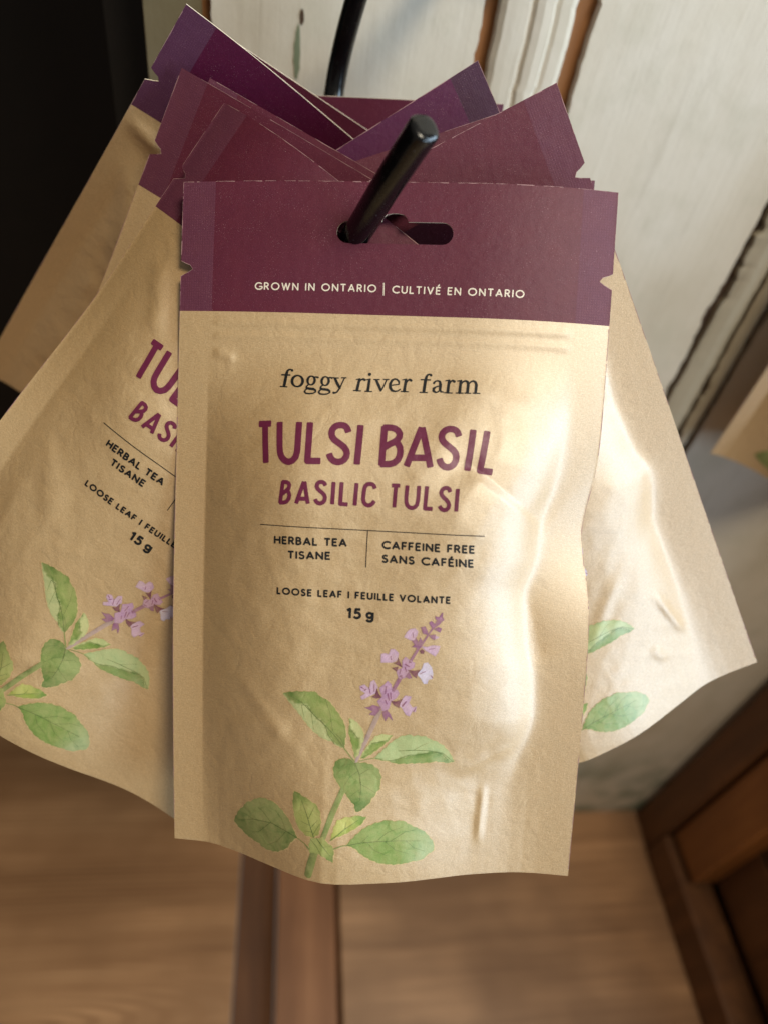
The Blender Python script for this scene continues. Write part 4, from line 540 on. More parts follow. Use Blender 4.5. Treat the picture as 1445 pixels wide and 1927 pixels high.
# capitals on a grid: baseline 0, cap height 1, y up; (advance width, strokes)
GL = {
 'A': (.74, [[(0, 0), (.37, 1)], [(.74, 0), (.37, 1)], [(.14, .30), (.60, .30)]]),
 'B': (.52, [[(0, 0), (0, 1)], [(0, 1), (.22, 1)] + ar(.22, .76, .23, .24, 90, -90, 7) + [(0, .52)], [(.22, .52)] + ar(.24, .26, .27, .26, 90, -90, 7) + [(0, 0)]]),
 'C': (.78, [ar(.5, .5, .5, .5, 48, 312, 14)]),
 'E': (.46, [[(.46, 1), (0, 1), (0, 0), (.46, 0)], [(0, .52), (.40, .52)]]),
 'F': (.44, [[(.44, 1), (0, 1), (0, 0)], [(0, .50), (.38, .50)]]),
 'G': (.82, [ar(.5, .5, .5, .5, 48, 330, 14) + [(.9, .44), (.56, .44)]]),
 'H': (.64, [[(0, 0), (0, 1)], [(.64, 0), (.64, 1)], [(0, .52), (.64, .52)]]),
 'I': (.0, [[(0, 0), (0, 1)]]),
 'L': (.42, [[(0, 1), (0, 0), (.42, 0)]]),
 'N': (.68, [[(0, 0), (0, 1), (.68, 0), (.68, 1)]]),
 'O': (.98, [ar(.49, .5, .49, .5, 0, 360, 22)]),
 'R': (.54, [[(0, 0), (0, 1)], [(0, 1), (.22, 1)] + ar(.24, .74, .25, .26, 90, -90, 7) + [(0, .48)], [(.24, .48), (.54, 0)]]),
 'S': (.50, [ar(.26, .76, .23, .24, 35, 250, 9) + ar(.24, .25, .26, .26, 75, -150, 10)]),
 'T': (.58, [[(0, 1), (.58, 1)], [(.29, 1), (.29, 0)]]),
 'U': (.62, [[(0, 1), (0, .30)] + ar(.31, .30, .31, .30, 180, 360, 9) + [(.62, 1)]]),
 'V': (.70, [[(0, 1), (.35, 0), (.70, 1)]]),
 'W': (1.02, [[(0, 1), (.27, 0), (.51, .95), (.75, 0), (1.02, 1)]]),
 '|': (.0, [[(0, -.02), (0, 1.02)]]),
 '1': (.22, [[(0, .84), (.22, 1), (.22, 0)]]),
 '5': (.52, [[(.48, 1), (.12, 1), (.08, .58)] + ar(.22, .32, .29, .32, 110, -140, 11)]),
 'g': (.54, [ar(.25, .40, .25, .27, 0, 360, 14), [(.53, .68), (.53, .0)] + ar(.26, -.02, .27, .26, 0, -150, 8)]),
}
GL['\u00c9'] = (GL['E'][0], GL['E'][1] + [[(.18, 1.20), (.34, 1.40)]])

def text_line(s, a, b, cap, w, gap=.34, space=.62, sy=1.0):
    """set s from label point a to b on their baseline; cap height and stroke width in mm"""
    wide = [];
    x = 0
    for ch in s:
        if ch == ' ': x += space; continue
        wide.append((ch, x)); x += GL[ch][0] + gap
    total = x - gap
    L = math.hypot(b[0] - a[0], b[1] - a[1]); dx, dy = (b[0] - a[0]) / L, (b[1] - a[1]) / L
    kx = (L - w) / total
    out = []
    for ch, x0 in wide:
        for st in GL[ch][1]:
            pts = []
            for (px, py) in st:
                X = w / 2 + (x0 + px) * kx; Y = w / 2 + py * (cap - w)
                pts.append((a[0] + dx * X + dy * Y, a[1] + dy * X - dx * Y))
            out += stroke(pts, w, 'soft', 2.0)
    return out

def union(polys, eps=1e-5):
    """merge overlapping outlines into one flat triangulation, island by island"""
    good = []
    for p in polys:
        ar2 = sum(p[i][0] * p[(i + 1) % len(p)][1] - p[(i + 1) % len(p)][0] * p[i][1] for i in range(len(p)))
        if abs(ar2) < 1e-6: continue
        good.append(p[::-1] if ar2 < 0 else p)
    lo = np.array([np.min(p, 0) for p in good]) - .01; hi = np.array([np.max(p, 0) for p in good]) + .01
    left = set(range(len(good))); isl = []
    while left:
        todo = [left.pop()]; g = []
        while todo:
            i = todo.pop(); g.append(i)
            rest = np.array(sorted(left), int)
            if len(rest):
                hit = rest[(lo[rest] < hi[i]).all(1) & (hi[rest] > lo[i]).all(1)]
                for h in hit: left.discard(int(h)); todo.append(int(h))
        isl.append(g)
    V, T, off = [], [], 0
    for g in isl:
        vs, fs = [], []
        for i in g:
            k = len(vs); vs += [Vector(q) for q in good[i]]; fs.append(list(range(k, k + len(good[i]))))
        v, e, f, ov, oe, of = geometry.delaunay_2d_cdt(vs, [], fs, 0, eps)
        v = np.array([(q.x, q.y) for q in v]); f = np.array(f)
        if not len(f): continue
        c = v[f].mean(1); ok = np.zeros(len(f), bool)
        for i in g:                                    # keep a triangle only if one convex piece really covers it
            p = np.array(good[i]); q = np.roll(p, -1, 0); d = q - p
            k = np.where(((c > lo[i]) & (c < hi[i])).all(1) & ~ok)[0]
            if len(k):
                w = c[k][:, None, :] - p[None]
                ok[k[((d[:, 0] * w[..., 1] - d[:, 1] * w[..., 0]) > -1e-6).all(1)]] = True
        V.append(v); T.append(f[ok] + off); off += len(v)
    return np.concatenate(V), np.concatenate(T)

def in_poly(pts, poly):
    x, y = pts[:, 0], pts[:, 1]; c = np.zeros(len(pts), bool); n = len(poly)
    for i in range(n):
        x1, y1 = poly[i]; x2, y2 = poly[(i + 1) % n]
        if y1 == y2: continue
        k = ((y1 > y) != (y2 > y)) & (x < (x2 - x1) * (y - y1) / (y2 - y1) + x1); c ^= k
    return c

def seg_dist(pts, line):
    """distance to a polyline, signed side and running length"""
    best = np.full(len(pts), 1e9); side = np.zeros(len(pts)); run = np.zeros(len(pts)); acc = 0
    for a, b in zip(line, line[1:]):
        a = np.array(a[:2], float); b = np.array(b[:2], float); d = b - a; L = np.hypot(*d)
        if L < 1e-9: continue
        t = np.clip(((pts - a) @ d) / L ** 2, 0, 1); q = a + t[:, None] * d
        r = np.hypot(*(pts - q).T); s = (pts[:, 0] - a[0]) * d[1] - (pts[:, 1] - a[1]) * d[0]
        k = r < best - 1e-6
        best[k] = r[k]; side[k] = np.sign(s[k]); run[k] = acc + t[k] * L; acc += L
    return best, side, run / max(acc, 1e-9)

def filled(poly, step, extra=(), lines=()):
    """flat triangulation of an outline with grid points inside; extra = holes"""
    P = np.array(poly); lo, hi = P.min(0), P.max(0)
    gx = np.arange(math.floor(lo[0] / step) * step, hi[0], step) + step * .5
    gy = np.arange(math.floor(lo[1] / step) * step, hi[1], step) + step * .5
    g = np.stack(np.meshgrid(gx, gy), -1).reshape(-1, 2)
    keep = in_poly(g, poly); 
    for h in extra: keep &= ~in_poly(g, h)
    g = g[keep]
    for ring in [poly] + list(extra):
        d, _, _ = seg_dist(g, list(ring) + [ring[0]]); g = g[d > step * .35]
    vs = [Vector(q) for q in poly]; fs = [list(range(len(poly)))]
    for h in extra:
        k = len(vs); vs += [Vector(q) for q in h]; fs.append(list(range(k, k + len(h))))
    vs += [Vector(q) for q in g]
    v, e, f, ov, oe, of = geometry.delaunay_2d_cdt(vs, [], fs, 0, 1e-5)
    tri = [t for t, src in zip(f, of) if src and 0 in src and not any(s > 0 for s in src)]
    return np.array([(q.x, q.y) for q in v]), np.array(tri)

def resample(poly, step, closed=True):
    out = []; n = len(poly)
    for i in range(n if closed else n - 1):
        a, b = poly[i], poly[(i + 1) % n]; L = math.hypot(b[0] - a[0], b[1] - a[1]); k = max(1, int(round(L / step)))
        out += [(a[0] + (b[0] - a[0]) * j / k, a[1] + (b[1] - a[1]) * j / k) for j in range(k)]
    if not closed: out.append(tuple(poly[-1]))
    return out

def lc(*rgb): return np.array(lin(*rgb)[:3])
LEAF = {  # upper side, under side (or other half), tip colour, base colour
 'LA': ((138, 156, 84), (178, 184, 132), (92, 122, 52), (104, 132, 60)),
 'SM': ((120, 148, 66), (190, 194, 138), (98, 132, 54), (180, 186, 124)),
 'SM2': ((128, 158, 72), (188, 196, 136), (118, 150, 62), (176, 186, 120)),
 'RT': ((118, 148, 78), (170, 186, 134), (150, 172, 124), (92, 128, 54)),
 'HT': ((116, 140, 70), (134, 154, 92), (78, 114, 46), (98, 126, 60)),
 'BL': ((134, 150, 90), (146, 160, 100), (92, 118, 56), (104, 130, 66)),
 'SU': ((164, 176, 100), (172, 180, 108), (98, 124, 52), (146, 156, 72)),
 'SR': ((150, 168, 72), (184, 186, 104), (104, 142, 58), (142, 160, 50)),
 'BR': ((116, 146, 68), (130, 154, 84), (160, 176, 130), (104, 136, 58)),
 'CT': ((158, 172, 100), (146, 162, 86), (98, 134, 62), (176, 182, 116)),
}
def leaf_art(outline, mid, typ):
    poly = [tuple(p[:2]) for p in outline]
    ring = np.array(resample(poly, .55)); nx = np.roll(ring, -1, 0) - np.roll(ring, 1, 0)
    nr = np.stack([-nx[:, 1], nx[:, 0]], -1) / (np.linalg.norm(nx, axis=1)[:, None] + 1e-9)
    if np.sum(nr * (ring - ring.mean(0))) < 0: nr = -nr
    saw = ((np.arange(len(ring)) * .55 / 2.3) % 1.0) * .34 - .12       # toothed margin
    ring = ring + nr * saw[:, None]
    v, t = filled([tuple(q) for q in ring], .7)
    d, side, run = seg_dist(v, mid); de, _, _ = seg_dist(v, poly + [poly[0]])
    up, un, tip, base = [lc(*c) for c in LEAF[typ]]
    s = (side > 0) if typ in ('LA',) else (side < 0)
    if typ == 'RT': s = side < 0
    c = np.where(s[:, None], up, un)
    tt = run if typ in ('HT', 'RT', 'SR', 'BR', 'CT', 'SM2') else 1 - run
    k = np.clip((tt - .62) / .3, 0, 1)[:, None]
    if typ in ('LA', 'RT', 'SM', 'SM2'): k = k * s[:, None]
    c = c * (1 - k) + tip * k
    k = np.clip((.3 - tt) / .3, 0, 1)[:, None] * .8
    if typ in ('LA', 'RT'): k = k * s[:, None]
    c = c * (1 - k) + base * k
    if typ in ('LA', 'RT', 'SM', 'SM2'):            # the folded leaves are deeper green along the fold
        k = (np.exp(-(d / 1.0) ** 2) * s * .6)[:, None]; c = c * (1 - k) + lc(92, 124, 52) * k
    k = (np.exp(-(de / .35) ** 2) * .28)[:, None]; c = c * (1 - k) + c * .6 * k
    return v, t, np.concatenate([c, np.ones((len(c), 1))], 1)

SCOL = {'g': (122, 138, 78), 'p': (172, 146, 146), 'm': (148, 96, 134)}
FCOL = {'l': (214, 178, 212), 'w': (220, 208, 236), 'c': (198, 154, 194), 'm': (156, 98, 146), 'd': (122, 54, 90)}

def flat_colour(t, rgb): return np.tile(np.array(lin(*rgb)), (t, 1))

def build_art():
    """every printed piece: (part name, label, verts uv, tris, material, colours or None, layer)"""
    A = []
    def add(name, label, polys, mat, layer=1):
        v, t = union(polys); A.append((name, label, v, t, mat, None, layer))
    S = lambda strokes, w=None, cap='soft': [q for s in strokes for q in stroke(s, w, cap)]
    add('lettering', 'white line GROWN IN ONTARIO | CULTIV\u00c9 EN ONTARIO on the purple header',
        text_line('GROWN IN ONTARIO', (-41.2, 32.2), (-4.3, 32.1), 2.3, .38, .42, .62) + S([[(-2.2, 29.3), (-2.1, 32.9)]], .28)
        + text_line('CULTIV\u00c9 EN ONTARIO', (.3, 32.25), (39.1, 32.4), 2.3, .38, .42, .62), 'ink_white')
    add('lettering', 'black serif line foggy river farm', S(LABEL['brand'], None, 'round') if False else
        [q for s in LABEL['brand'] for q in stroke([(p[0], p[1], p[2] * .0525) for p in s], None, 'round', .9)], 'ink_black')
    add('lettering', 'large plum title TULSI BASIL', S(LABEL['title'], 1.92), 'ink_plum')
    add('lettering', 'plum subtitle BASILIC TULSI', S(LABEL['sub'], 1.2), 'ink_plum')
    tl = lambda s, a, b, c=2.5, w=.58, g=.36, sp=.6: text_line(s, a, b, c, w, g, sp)
    add('lettering', 'black words HERBAL TEA TISANE', tl('HERBAL TEA', (-29.9, 107.9), (-8.2, 107.5)) + tl('TISANE', (-25.5, 112.0), (-12.8, 111.6)), 'ink_black')
    add('lettering', 'black words CAFFEINE FREE SANS CAF\u00c9INE', tl('CAFFEINE FREE', (1.95, 107.5), (29.75, 107.45)) + tl('SANS CAF\u00c9INE', (2.1, 111.5), (29.4, 111.5)), 'ink_black')
    add('lettering', 'black words LOOSE LEAF | FEUILLE VOLANTE', tl('LOOSE LEAF | FEUILLE VOLANTE', (-28.6, 122.8), (22.6, 122.4), 2.25, .53, .42, .62), 'ink_black')
    add('lettering', 'black weight 15 g', tl('15 g', (-7.6, 128.6), (.6, 128.6), 3.35, .78, .42, .2), 'ink_black')
    add('rule_line', None, stroke([(-34.5, 102.45), (32.6, 102.2)], .26, 'flat') + stroke([(-2.4, 102.4), (-2.5, 113.1)], .26, 'flat'), 'ink_black')
    ps, cs = [], []
    for (pts, cl) in LABEL['stem']:
        v, t = union(stroke(pts, None, 'round', 1.2)); c = flat_colour(len(v), SCOL[cl])
        d, sd, run = seg_dist(v, pts); k = np.clip(sd * d / .9, -1, 1)[:, None] * .35
        c[:, :3] = c[:, :3] * (1 - k * .6)
        ps.append((v, t)); cs.append(c)
    def merged(name, label, ps, cs, layer):
        off = 0; V, Tt = [], []
        for v, t in ps: V.append(v); Tt.append(t + off); off += len(v)
        A.append((name, label, np.concatenate(V), np.concatenate(Tt), 'paint', np.concatenate(cs) if cs else None, layer))
    halo = []
    for k, (o, md, t) in LABEL['leaf'].items():
        ring = [tuple(p[:2]) for p in o]; c = np.mean(ring, 0)
        halo += stroke([(p[0] + (.10 if p[0] > c[0] else -.14), p[1] + .10, .34) for p in ring + ring[:1]], None, 'round', 1.5)
    v, t = union(halo)
    A.append(('leaf_outline_print', None, v, t, 'paint', flat_colour(len(v), (208, 182, 136)), 1))
    merged('stem_print', 'green to mauve printed stem', ps, cs, 2)
    for k, (o, md, t) in LABEL['leaf'].items():
        v, tt, c = leaf_art(o, md, t); A.append(('leaf_print', k.replace('_', ' ') + ' printed basil leaf', v, tt, 'paint', c, 3))
    NAMES = {'fold1': 'long folded printed leaf on the left of the stem', 'fold2': 'small pale folded printed leaf by the stem', 'fold3': 'small pale printed leaf right of the stem',
             'fold4': 'long folded printed leaf on the right', 'heart': 'heart-shaped printed leaf', 'big_left': 'large rounded printed leaf low on the left',
             'small_up': 'small upright yellow-green printed leaf', 'small_right': 'small yellow printed leaf', 'big_right': 'large oval printed leaf low on the right', 'center': 'small printed leaf at the stem foot'}
    for i, a in enumerate(A):
        if a[0] == 'leaf_print':
            key = [k for k in NAMES if a[1].startswith(k.replace('_', ' ') + ' printed')][0]
            A[i] = (a[0], NAMES[key]) + a[2:]
    ps = []; cs = []
    for pts in LABEL['vein']:
        v, t = union(stroke([(p[0], p[1], p[2] * 1.0) for p in pts], None, 'round', 1.2)); ps.append((v, t)); cs.append(flat_colour(len(v), (80, 108, 48)))
    merged('vein_print', None, ps, cs, 4)
    ps = []; cs = []; rnd = np.random.RandomState(4)
    for typ, pts in LABEL['flower']:
        c0 = np.mean([p[:2] for p in pts], 0); poly = resample([tuple(c0 + (np.array(p[:2]) - c0) * 1.09) for p in pts], .45)
        v, t = filled(poly, .5)
        c = flat_colour(len(v), FCOL[typ]); de, _, _ = seg_dist(v, poly + [poly[0]])
        k = (.22 * np.exp(-(de / .25) ** 2) + .25 * np.abs(np.sin(v[:, 0] * 3.1 + v[:, 1] * 2.3 + rnd.uniform(0, 6))))[:, None]
        c[:, :3] = c[:, :3] * (1 - k * .55)
        ps.append((v, t, len(ps))); cs.append(c)
    for lay, sel in ((2, 'lwc'), (3, 'md')):
        q = [(p[0], p[1]) for p, (ty, _) in zip(ps, LABEL['flower']) if ty in sel]; cc = [c for c, (ty, _) in zip(cs, LABEL['flower']) if ty in sel]
        # the centre blossoms lie over the side petals: keep overlaps apart by a hair
        merged('flower_print' if sel == 'lwc' else 'flower_cup_print', 'lilac printed petals' if sel == 'lwc' else 'dark mauve printed flower cups', q, cc, lay)
    ps = []; cs = []
    for pts in LABEL['fdetail']:
        v, t = union(stroke([(p[0], p[1], p[2]) for p in pts], None, 'round', 1.2)); ps.append((v, t)); cs.append(flat_colour(len(v), (140, 78, 128)))
    merged('flower_vein_print', None, ps, cs, 4)
    return A

# ------------------------------------------------------------------ pouches
IN = W2 - SEAL
NOTCH_L = [(-W2, 23.6), (-W2 + 1.6, 24.4), (-W2 + 3.0, 24.9), (-W2 + 3.9, 26.1), (-W2 + 2.6, 26.9), (-W2 + 1.4, 27.5), (-W2, 28.2)]
NOTCH_R = [(-x, y) for x, y in NOTCH_L]
def slot_ring():
    r = 3.2; cx = 14.0; cy = 14.7
    p = [(cx + r * math.cos(a), cy + r * math.sin(a)) for a in np.linspace(-math.pi / 2, math.pi / 2, 11)]
    p += [(x, cy + r) for x in np.linspace(cx - 2, -cx + 2, 11)]
    p += [(-cx + r * math.cos(a), cy + r * math.sin(a)) for a in np.linspace(math.pi / 2, 3 * math.pi / 2, 11)]
    p += [(-9, cy - r), (-6, cy - r), (-3.9, cy - r), (-3.4, cy - r - 1.2), (-2.4, cy - r - 2.1), (-.8, cy - r - 2.4), (.8, cy - r - 2.4),
          (2.4, cy - r - 2.1), (3.4, cy - r - 1.2), (3.9, cy - r), (6, cy - r), (9, cy - r)]
    return [(x + .3, y) for x, y in p]

def fnorm(u, v, P, fn):
    e = .15
    a = np.stack(fn(u + e, v, P), -1) - np.stack(fn(u - e, v, P), -1)
    b = np.stack(fn(u, v - e, P), -1) - np.stack(fn(u, v + e, P), -1)
    n = np.cross(a, b); return n / np.linalg.norm(n, axis=-1, keepdims=True)

def back(u, v, P, off=0.0):
    x, y, z = front(u, v, dict(P, h=0, gus=0, creases=(), ridges=(), steps=(), wob=0))
    t = np.clip((IN - np.abs(u)) / 34, 0, 1)
    hb = P.get('hb', 3.0)
    return x, y, z - .42 - hb * sst(48, 110, v) * np.sin(t * np.pi / 2) - P.get('gb', 2.0) * sst(160, HH, v) * np.sin(t * np.pi / 2)

def bot_lift(u, v, P): return None

def grid(us, vs):
    U, V = np.meshgrid(us, vs); n, m_ = len(us), len(vs)
    i = np.arange(n * m_).reshape(m_, n)
    f = np.stack([i[:-1, :-1], i[1:, :-1], i[1:, 1:], i[:-1, 1:]], -1).reshape(-1, 4)
    return np.stack([U.ravel(), V.ravel()], -1), f

ART = build_art()
_cache = {}
def flat_parts(step):
    if step in _cache: return _cache[step]
    su = np.linspace(-IN, IN, int(round(2 * IN / step)) + 1)
    sv = np.linspace(HEAD, HH, int(round((HH - HEAD) / step)) + 1)
    hv = np.linspace(0, HEAD, int(round(HEAD / step)) + 1)
    st = np.linspace(IN, W2, max(3, int(round(SEAL / step / 1.0)) + 1))
    D = {}
    D['body'] = grid(su, sv)
    D['sealL'] = grid(-st[::-1], sv); D['sealR'] = grid(st, sv)
    ring = [(u, 0.) for u in su] + [(IN, v) for v in hv[1:]] + [(u, HEAD) for u in su[::-1][1:]] + [(-IN, v) for v in hv[::-1][1:-1]]
    D['head'] = filled(ring, step * 1.05, [slot_ring()])
    rl = [(-W2, 0.)] + [(u, 0.) for u in -st[::-1][1:]] + [(-IN, v) for v in hv[1:]] + [(u, HEAD) for u in -st[1:]]
    side = [v for v in hv[::-1][1:-1] if v > 28.7] ; rl += [(-W2, v) for v in side] + NOTCH_L[::-1] + [(-W2, v) for v in hv[::-1][1:-1] if v < 23.1]
    D['hsL'] = filled(rl, step * 1.05)
    vv, ff = D['hsL']; D['hsR'] = (vv * (-1, 1), ff[:, ::-1])
    out = [(u, 0.) for u in np.concatenate([-st[::-1], su[1:-1], st])]
    out += [(W2, v) for v in hv[1:-1] if v < 23.1] + NOTCH_R + [(W2, v) for v in hv[1:] if v > 28.7] + [(W2, v) for v in sv[1:-1]]
    bt = np.concatenate([-st[::-1], su[1:-1], st])[::-1]
    out += [(u, HH) for u in bt]
    out += [(-W2, v) for v in sv[::-1][1:]] + [(-W2, v) for v in hv[::-1] if 28.7 < v < HEAD] + NOTCH_L[::-1] + [(-W2, v) for v in hv[::-1][:-1] if v < 23.1]
    D['rim'] = out; D['hole'] = slot_ring()
    _cache[step] = D; return D

def orient(v2, f):
    """front faces wind so that the normal looks out of the page"""
    a, b, c = v2[f[:, 0]], v2[f[:, 1]], v2[f[:, 2]]
    s = (b[:, 0] - a[:, 0]) * (c[:, 1] - a[:, 1]) - (b[:, 1] - a[:, 1]) * (c[:, 0] - a[:, 0])
    f = f.copy(); k = s > 0; f[k] = f[k][:, ::-1]; return f     # v grows downward

def make_pouch(P, label, hue='plum', step=2.4, art='full', group=None, name='tea_pouch'):
    R = Matrix(P['R']).to_4x4(); R.translation = Vector(P['T']) * .001 + Vector((0, 0, EYE))
    root = empty(name); root.matrix_world = R
    tag(root, label, 'tea pouch', group)
    D = flat_parts(step)
    def put(part, key, mat, fn=front, flip=False, lab=None):
        v2, f = D[key]; f = orient(v2, f)
        x, y, z = fn(v2[:, 0], v2[:, 1], P); n = fnorm(v2[:, 0], v2[:, 1], P, fn)
        if flip: f = f[:, ::-1]; n = -n
        o = mesh_obj(part, np.stack([x, y, z], -1) * .001, f, mat, root, normals=n, uv=v2 * .01 + P.get('shift', 0))
        if lab: o['label'] = lab
        return o
    A_, B_ = MAT[hue], MAT[hue + '_seal']
    put('header', 'head', A_, lab='purple printed header with a hang slot')
    put('side_seal', 'hsL', B_, lab='purple left seal with a tear notch'); put('side_seal', 'hsR', B_, lab='purple right seal with a tear notch')
    put('front_panel', 'body', MAT['kraft'], lab='puffy brown kraft front')
    put('side_seal', 'sealL', MAT['kraft_seal'], lab='flat kraft left seal'); put('side_seal', 'sealR', MAT['kraft_seal'], lab='flat kraft right seal')
    # back sheet
    bv, bf, bm, off = [], [], [], 0
    for key, mi in (('head', 1), ('hsL', 1), ('hsR', 1), ('body', 0), ('sealL', 0), ('sealR', 0)):
        v2, f = D[key]; f = orient(v2, f)[:, ::-1]
        bv.append(v2); bf += [list(map(int, q + off)) for q in f]; bm += [mi] * len(f); off += len(v2)
    v2 = np.concatenate(bv); x, y, z = back(v2[:, 0], v2[:, 1], P); n = -fnorm(v2[:, 0], v2[:, 1], P, back)
    o = mesh_obj('back_panel', np.stack([x, y, z], -1) * .001, bf, [MAT['kraft'], A_], root, normals=n, uv=v2 * .01 + 3)
    o.data.polygons.foreach_set('material_index', bm)
    # the pale cut edge all round and inside the slot
    V, Fc = [], []
    for ring in (D['rim'], D['hole']):
        r = np.array(ring); k = len(V); m_ = len(r)
        keep = np.ones(m_, bool)
        fa = np.stack(front(r[:, 0], r[:, 1], P), -1); ba = np.stack(back(r[:, 0], r[:, 1], P), -1)
        if ring is D['rim']: w = (fa[:, 2] - ba[:, 2]) < 1.0
        else: w = np.ones(m_, bool)
        V += fa.tolist() + ba.tolist()
        for i in range(m_):
            j = (i + 1) % m_
            if w[i] and w[j]: Fc.append([k + i, k + j, k + m_ + j, k + m_ + i])
    mesh_obj('cut_edge', np.array(V) * .001, Fc, MAT['edge'], root, smooth=False)
    # torn paper core showing as a fine broken pale line along the edge
    r = np.array(D['rim']); c = np.roll(r, -1, 0) - np.roll(r, 1, 0); c = np.stack([-c[:, 1], c[:, 0]], -1) / (np.linalg.norm(c, axis=1)[:, None] + 1e-9)
    rnd = np.random.RandomState(P.get('seed', 1) + 50); wd = .04 + .11 * np.abs(np.convolve(rnd.normal(0, 1, len(r)), np.ones(3) / 2, 'same'))
    q = r + c * np.clip(wd, .03, .22)[:, None]; k = len(r); both = np.concatenate([r, q])
    n = fnorm(both[:, 0], both[:, 1], P, front); p = np.stack(front(both[:, 0], both[:, 1], P), -1) + n * .06
    show = np.convolve(rnd.uniform(0, 1, k), np.ones(3) / 3, 'same') > .40
    mesh_obj('frayed_edge', p * .001, [[i, (i + 1) % k, k + (i + 1) % k, k + i][::-1] for i in range(k) if show[i] and r[i][1] < HH - 3], MAT['fray'], root, normals=n)
    # folded bottom gusset between the two sheets
    us = np.array([p[0] for p in D['rim'] if p[1] == HH and abs(p[0]) <= IN + .01])
    fa = np.stack(front(us, us * 0 + HH, P), -1); ba = np.stack(back(us, us * 0 + HH, P), -1)
    mid = (fa + ba) / 2; mid[:, 1] += 1.0 + 16 * np.clip((fa[:, 2] - ba[:, 2]) / 15, 0, 1)
    V = np.concatenate([fa, mid, ba]); k = len(us)
    Fc = [[r * k + i, r * k + i + 1, (r + 1) * k + i + 1, (r + 1) * k + i] for r in (0, 1) for i in range(k - 1)]
    mesh_obj('bottom_gusset', V * .001, Fc, MAT['kraft'], root, uv=np.concatenate([np.stack([us, us * 0 + HH], -1)] * 3) * .01)
    # thin paler lip along the bottom edge of the front sheet
    lip = fa.copy(); lip[:, 2] -= .25
    V = np.concatenate([fa, lip]); mesh_obj('lower_lip', V * .001, [[i, i + 1, k + i + 1, k + i] for i in range(k - 1)], MAT['edge'], root, smooth=False)
    # printing
    gap = .05 if step < 1.5 else .16
    if art:
        for (nm, lab, v2, t, mat, c, lay) in ART:
            if art == 'head' and v2[:, 1].max() > HEAD: continue
            t = orient(v2, t)
            n = fnorm(v2[:, 0], v2[:, 1], P, front); p = np.stack(front(v2[:, 0], v2[:, 1], P), -1) + n * (gap + .03 * (lay - 1))
            o = mesh_obj(nm, p * .001, t, MAT[mat], root, normals=n, uv=v2 * .01 + P.get('shift', 0), colors=c)
            if lab: o['label'] = lab
    return root

POSE = json.loads('''{"P1":{"R":[[0.9712,-0.0026,-0.2381],[-0.1749,0.671,-0.7205],[0.1616,0.7414,0.6513]],"T":[30.6,209.03,-71.15],"arc":-14.09,"cl":2.07,"cr":5.16,"gus":17.7,"dent":4.5,"pin":3.2,"gz":[0.0,-0.191,0.242,1.02,0.739,0.162,0.0,0.0]},"P2":{"R":[[0.8237,0.5445,-0.1585],[-0.4357,0.4287,-0.7915],[-0.363,0.721,0.5903]],"T":[29.6,206.82,-81.64],"arc":-16.61,"cl":14.47,"cr":0.0,"gus":17.93},"P7":{"R":[[0.8518,-0.4974,-0.1644],[0.107,0.4723,-0.8749],[0.5128,0.7277,0.4555]],"T":[20.49,219.78,-77.63],"arc":-2.43,"cl":0.0,"cr":-0.75,"gus":18.51},"P3":{"R":[[0.878,0.386,-0.283],[-0.4124,0.3099,-0.8567],[-0.2429,0.8689,0.4313]],"T":[19.9,230.46,-76.05],"arc":-2.28,"cl":3.81,"cr":0.0,"gus":10.0},"P3b":{"R":[[0.8951,0.3868,-0.2218],[-0.367,0.357,-0.859],[-0.2531,0.8503,0.4615]],"T":[30.78,234.47,-79.34],"arc":0.0,"cl":0.92,"cr":0.0,"gus":10.0},"P7b":{"R":[[0.9208,-0.3768,-0.101],[0.0777,0.4309,-0.899],[0.3823,0.82,0.426]],"T":[14.05,240.48,-79.92],"arc":-0.0,"cl":0.0,"cr":-0.0,"gus":10.0},"P8":{"R":[[0.9897,-0.1053,-0.0974],[-0.0414,0.4404,-0.8968],[0.1373,0.8916,0.4315]],"T":[38.24,241.04,-81.76],"arc":0.01,"cl":0.0,"cr":0.07,"gus":10.0},"P6":{"R":[[0.8146,-0.5725,-0.0925],[0.1398,0.3488,-0.9267],[0.5629,0.742,0.3642]],"T":[6.19,252.08,-84.4],"arc":0.0,"cl":0.0,"cr":0.36,"gus":10.0},"P4":{"R":[[0.8406,0.5415,-0.0099],[0.1042,-0.1798,-0.9782],[-0.5315,0.8213,-0.2076]],"T":[20.84,271.23,-78.83],"arc":-2.7,"cl":-3.15,"cr":0.0,"gus":9.96},"P4b":{"R":[[0.9037,0.4281,0.0027],[0.0645,-0.1298,-0.9894],[-0.4233,0.8943,-0.1449]],"T":[26.54,281.43,-78.27],"arc":0.01,"cl":0.0,"cr":0.0,"gus":10.0},"P5":{"R":[[0.9965,-0.0832,-0.0011],[-0.0004,0.0074,-1.0],[0.0832,0.9965,0.0073]],"T":[15.45,294.41,-72.25],"arc":0.01,"cl":0.0,"cr":0.0,"gus":10.0}}''')
def pose(n, **kw):
    d = dict(h=10, wl=50, wr=12, wob=.5, bv=(0, 212), bu=(54, 54)); d.update(POSE[n]); d.update(kw); return d
GRP = 'tea pouches hanging from the black hook'
make_pouch(dict(P1, **POSE['P1'], hb=.8, gb=.5), 'frontmost kraft tea pouch with its whole label readable and the peg tip through its slot', step=.85, group=GRP)
make_pouch(pose('P2', seed=11, shift=.37, wob=1.2, rum=.2, ridges=[((-50, 52), (-38, 70), 3.5, .9), ((-46, 120), (-30, 140), 4, .6), ((-24, 188), (6, 176), 3, .6)], h=8, wl=40, gus=17, wr=24, bv=(0, 212), bu=(24, 24)), 'kraft tea pouch fanned to the left right behind the front one, half its label showing', step=1.8, group=GRP)
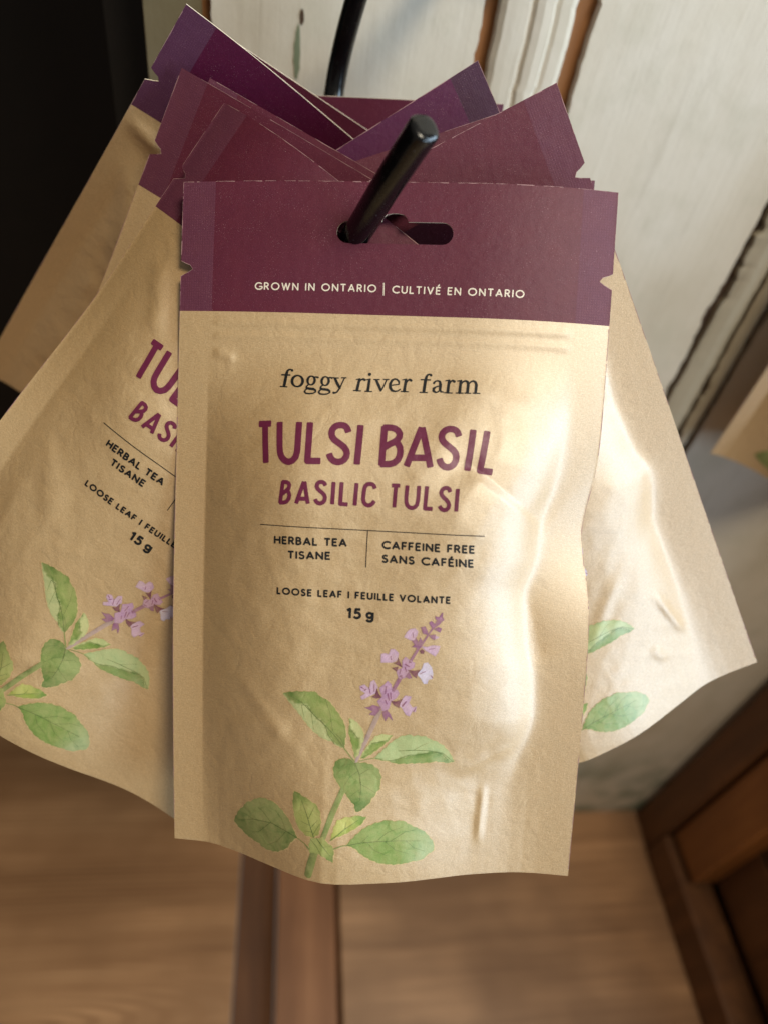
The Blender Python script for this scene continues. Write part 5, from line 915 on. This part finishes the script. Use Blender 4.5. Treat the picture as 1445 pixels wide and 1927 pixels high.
make_pouch(pose('P7', seed=7, shift=.71, h=13, wl=50, wr=10, soft=1.6, wob=.9, rum=.24, bv=(44, 75, 95, 115, 122, 128, 140, 160, 175, 190, 212), bu=(54, 51, 48, 49, 52, 51, 47, 47, 47, 46, 46),
                creases=[],
                ridges=[((38, 166), (43, 184), 1.8, 1.2), ((30, 183), (33, 191), 2.0, .6), ((10, 170), (28, 150), 2.5, .5)]),
           'kraft tea pouch fanned right behind the front one, glossy lower corner with two leaves', step=1.15, group=GRP)
make_pouch(pose('P3', seed=21, shift=.15, h=6), 'plum-headed tea pouch fanned left, second on that side, its notch and thin kraft strip showing', art='head', group=GRP)
make_pouch(pose('P3b', seed=22, shift=.9, h=4, gus=3), 'tea pouch whose plum top edge peeks out just above the second left one', art='head', group=GRP)
make_pouch(pose('P7b', seed=23, shift=.5, h=4, gus=3), 'tea pouch showing a plain plum wedge right behind the peg tip', art='head', group=GRP)
make_pouch(pose('P8', seed=24, shift=.6, h=3, gus=2), 'tea pouch showing a tiny plum corner over the right end of the front header', art='head', group=GRP)
make_pouch(pose('P6', seed=25, shift=.25, h=4, gus=4), 'violet-headed tea pouch with its dark corner tilted up right beside the peg tip', hue='deep', art='head', group=GRP)
make_pouch(pose('P4', seed=26, shift=.45, h=9, gus=8, wob=1.6, rum=.4, ridges=[((-62, 44), (-38, 52), 3, 1.6), ((-56, 60), (-40, 100), 4, 1.5)]), 'violet-headed tea pouch with the topmost raised corner, blurred kraft body at the far left', hue='violet', art='head', group=GRP)
make_pouch(pose('P4b', seed=27, shift=.8, h=2, gus=1, hb=1), 'tea pouch showing a thin dark sliver behind the topmost left corner', art='head', group=GRP)
make_pouch(pose('P5', seed=28, shift=.65, h=2, gus=1, hb=1), 'rearmost tea pouch, its level dark plum top edge in front of the hook shank', art='head', group=GRP)
nb = dict(R=[[.985, 0, -.17], [-.17, .0, -.985], [0, 1, 0]], T=[352, 318, -52])
make_pouch(dict(dict(h=22, wl=42, wr=16, wob=.6, bv=(0, 212), bu=(54, 54), seed=31, shift=.33, gus=32, arc=-6, cr=0, cl=0), **nb),
           'blurred kraft tea pouch at the picture edge hanging from a neighbouring hook', step=2.0)
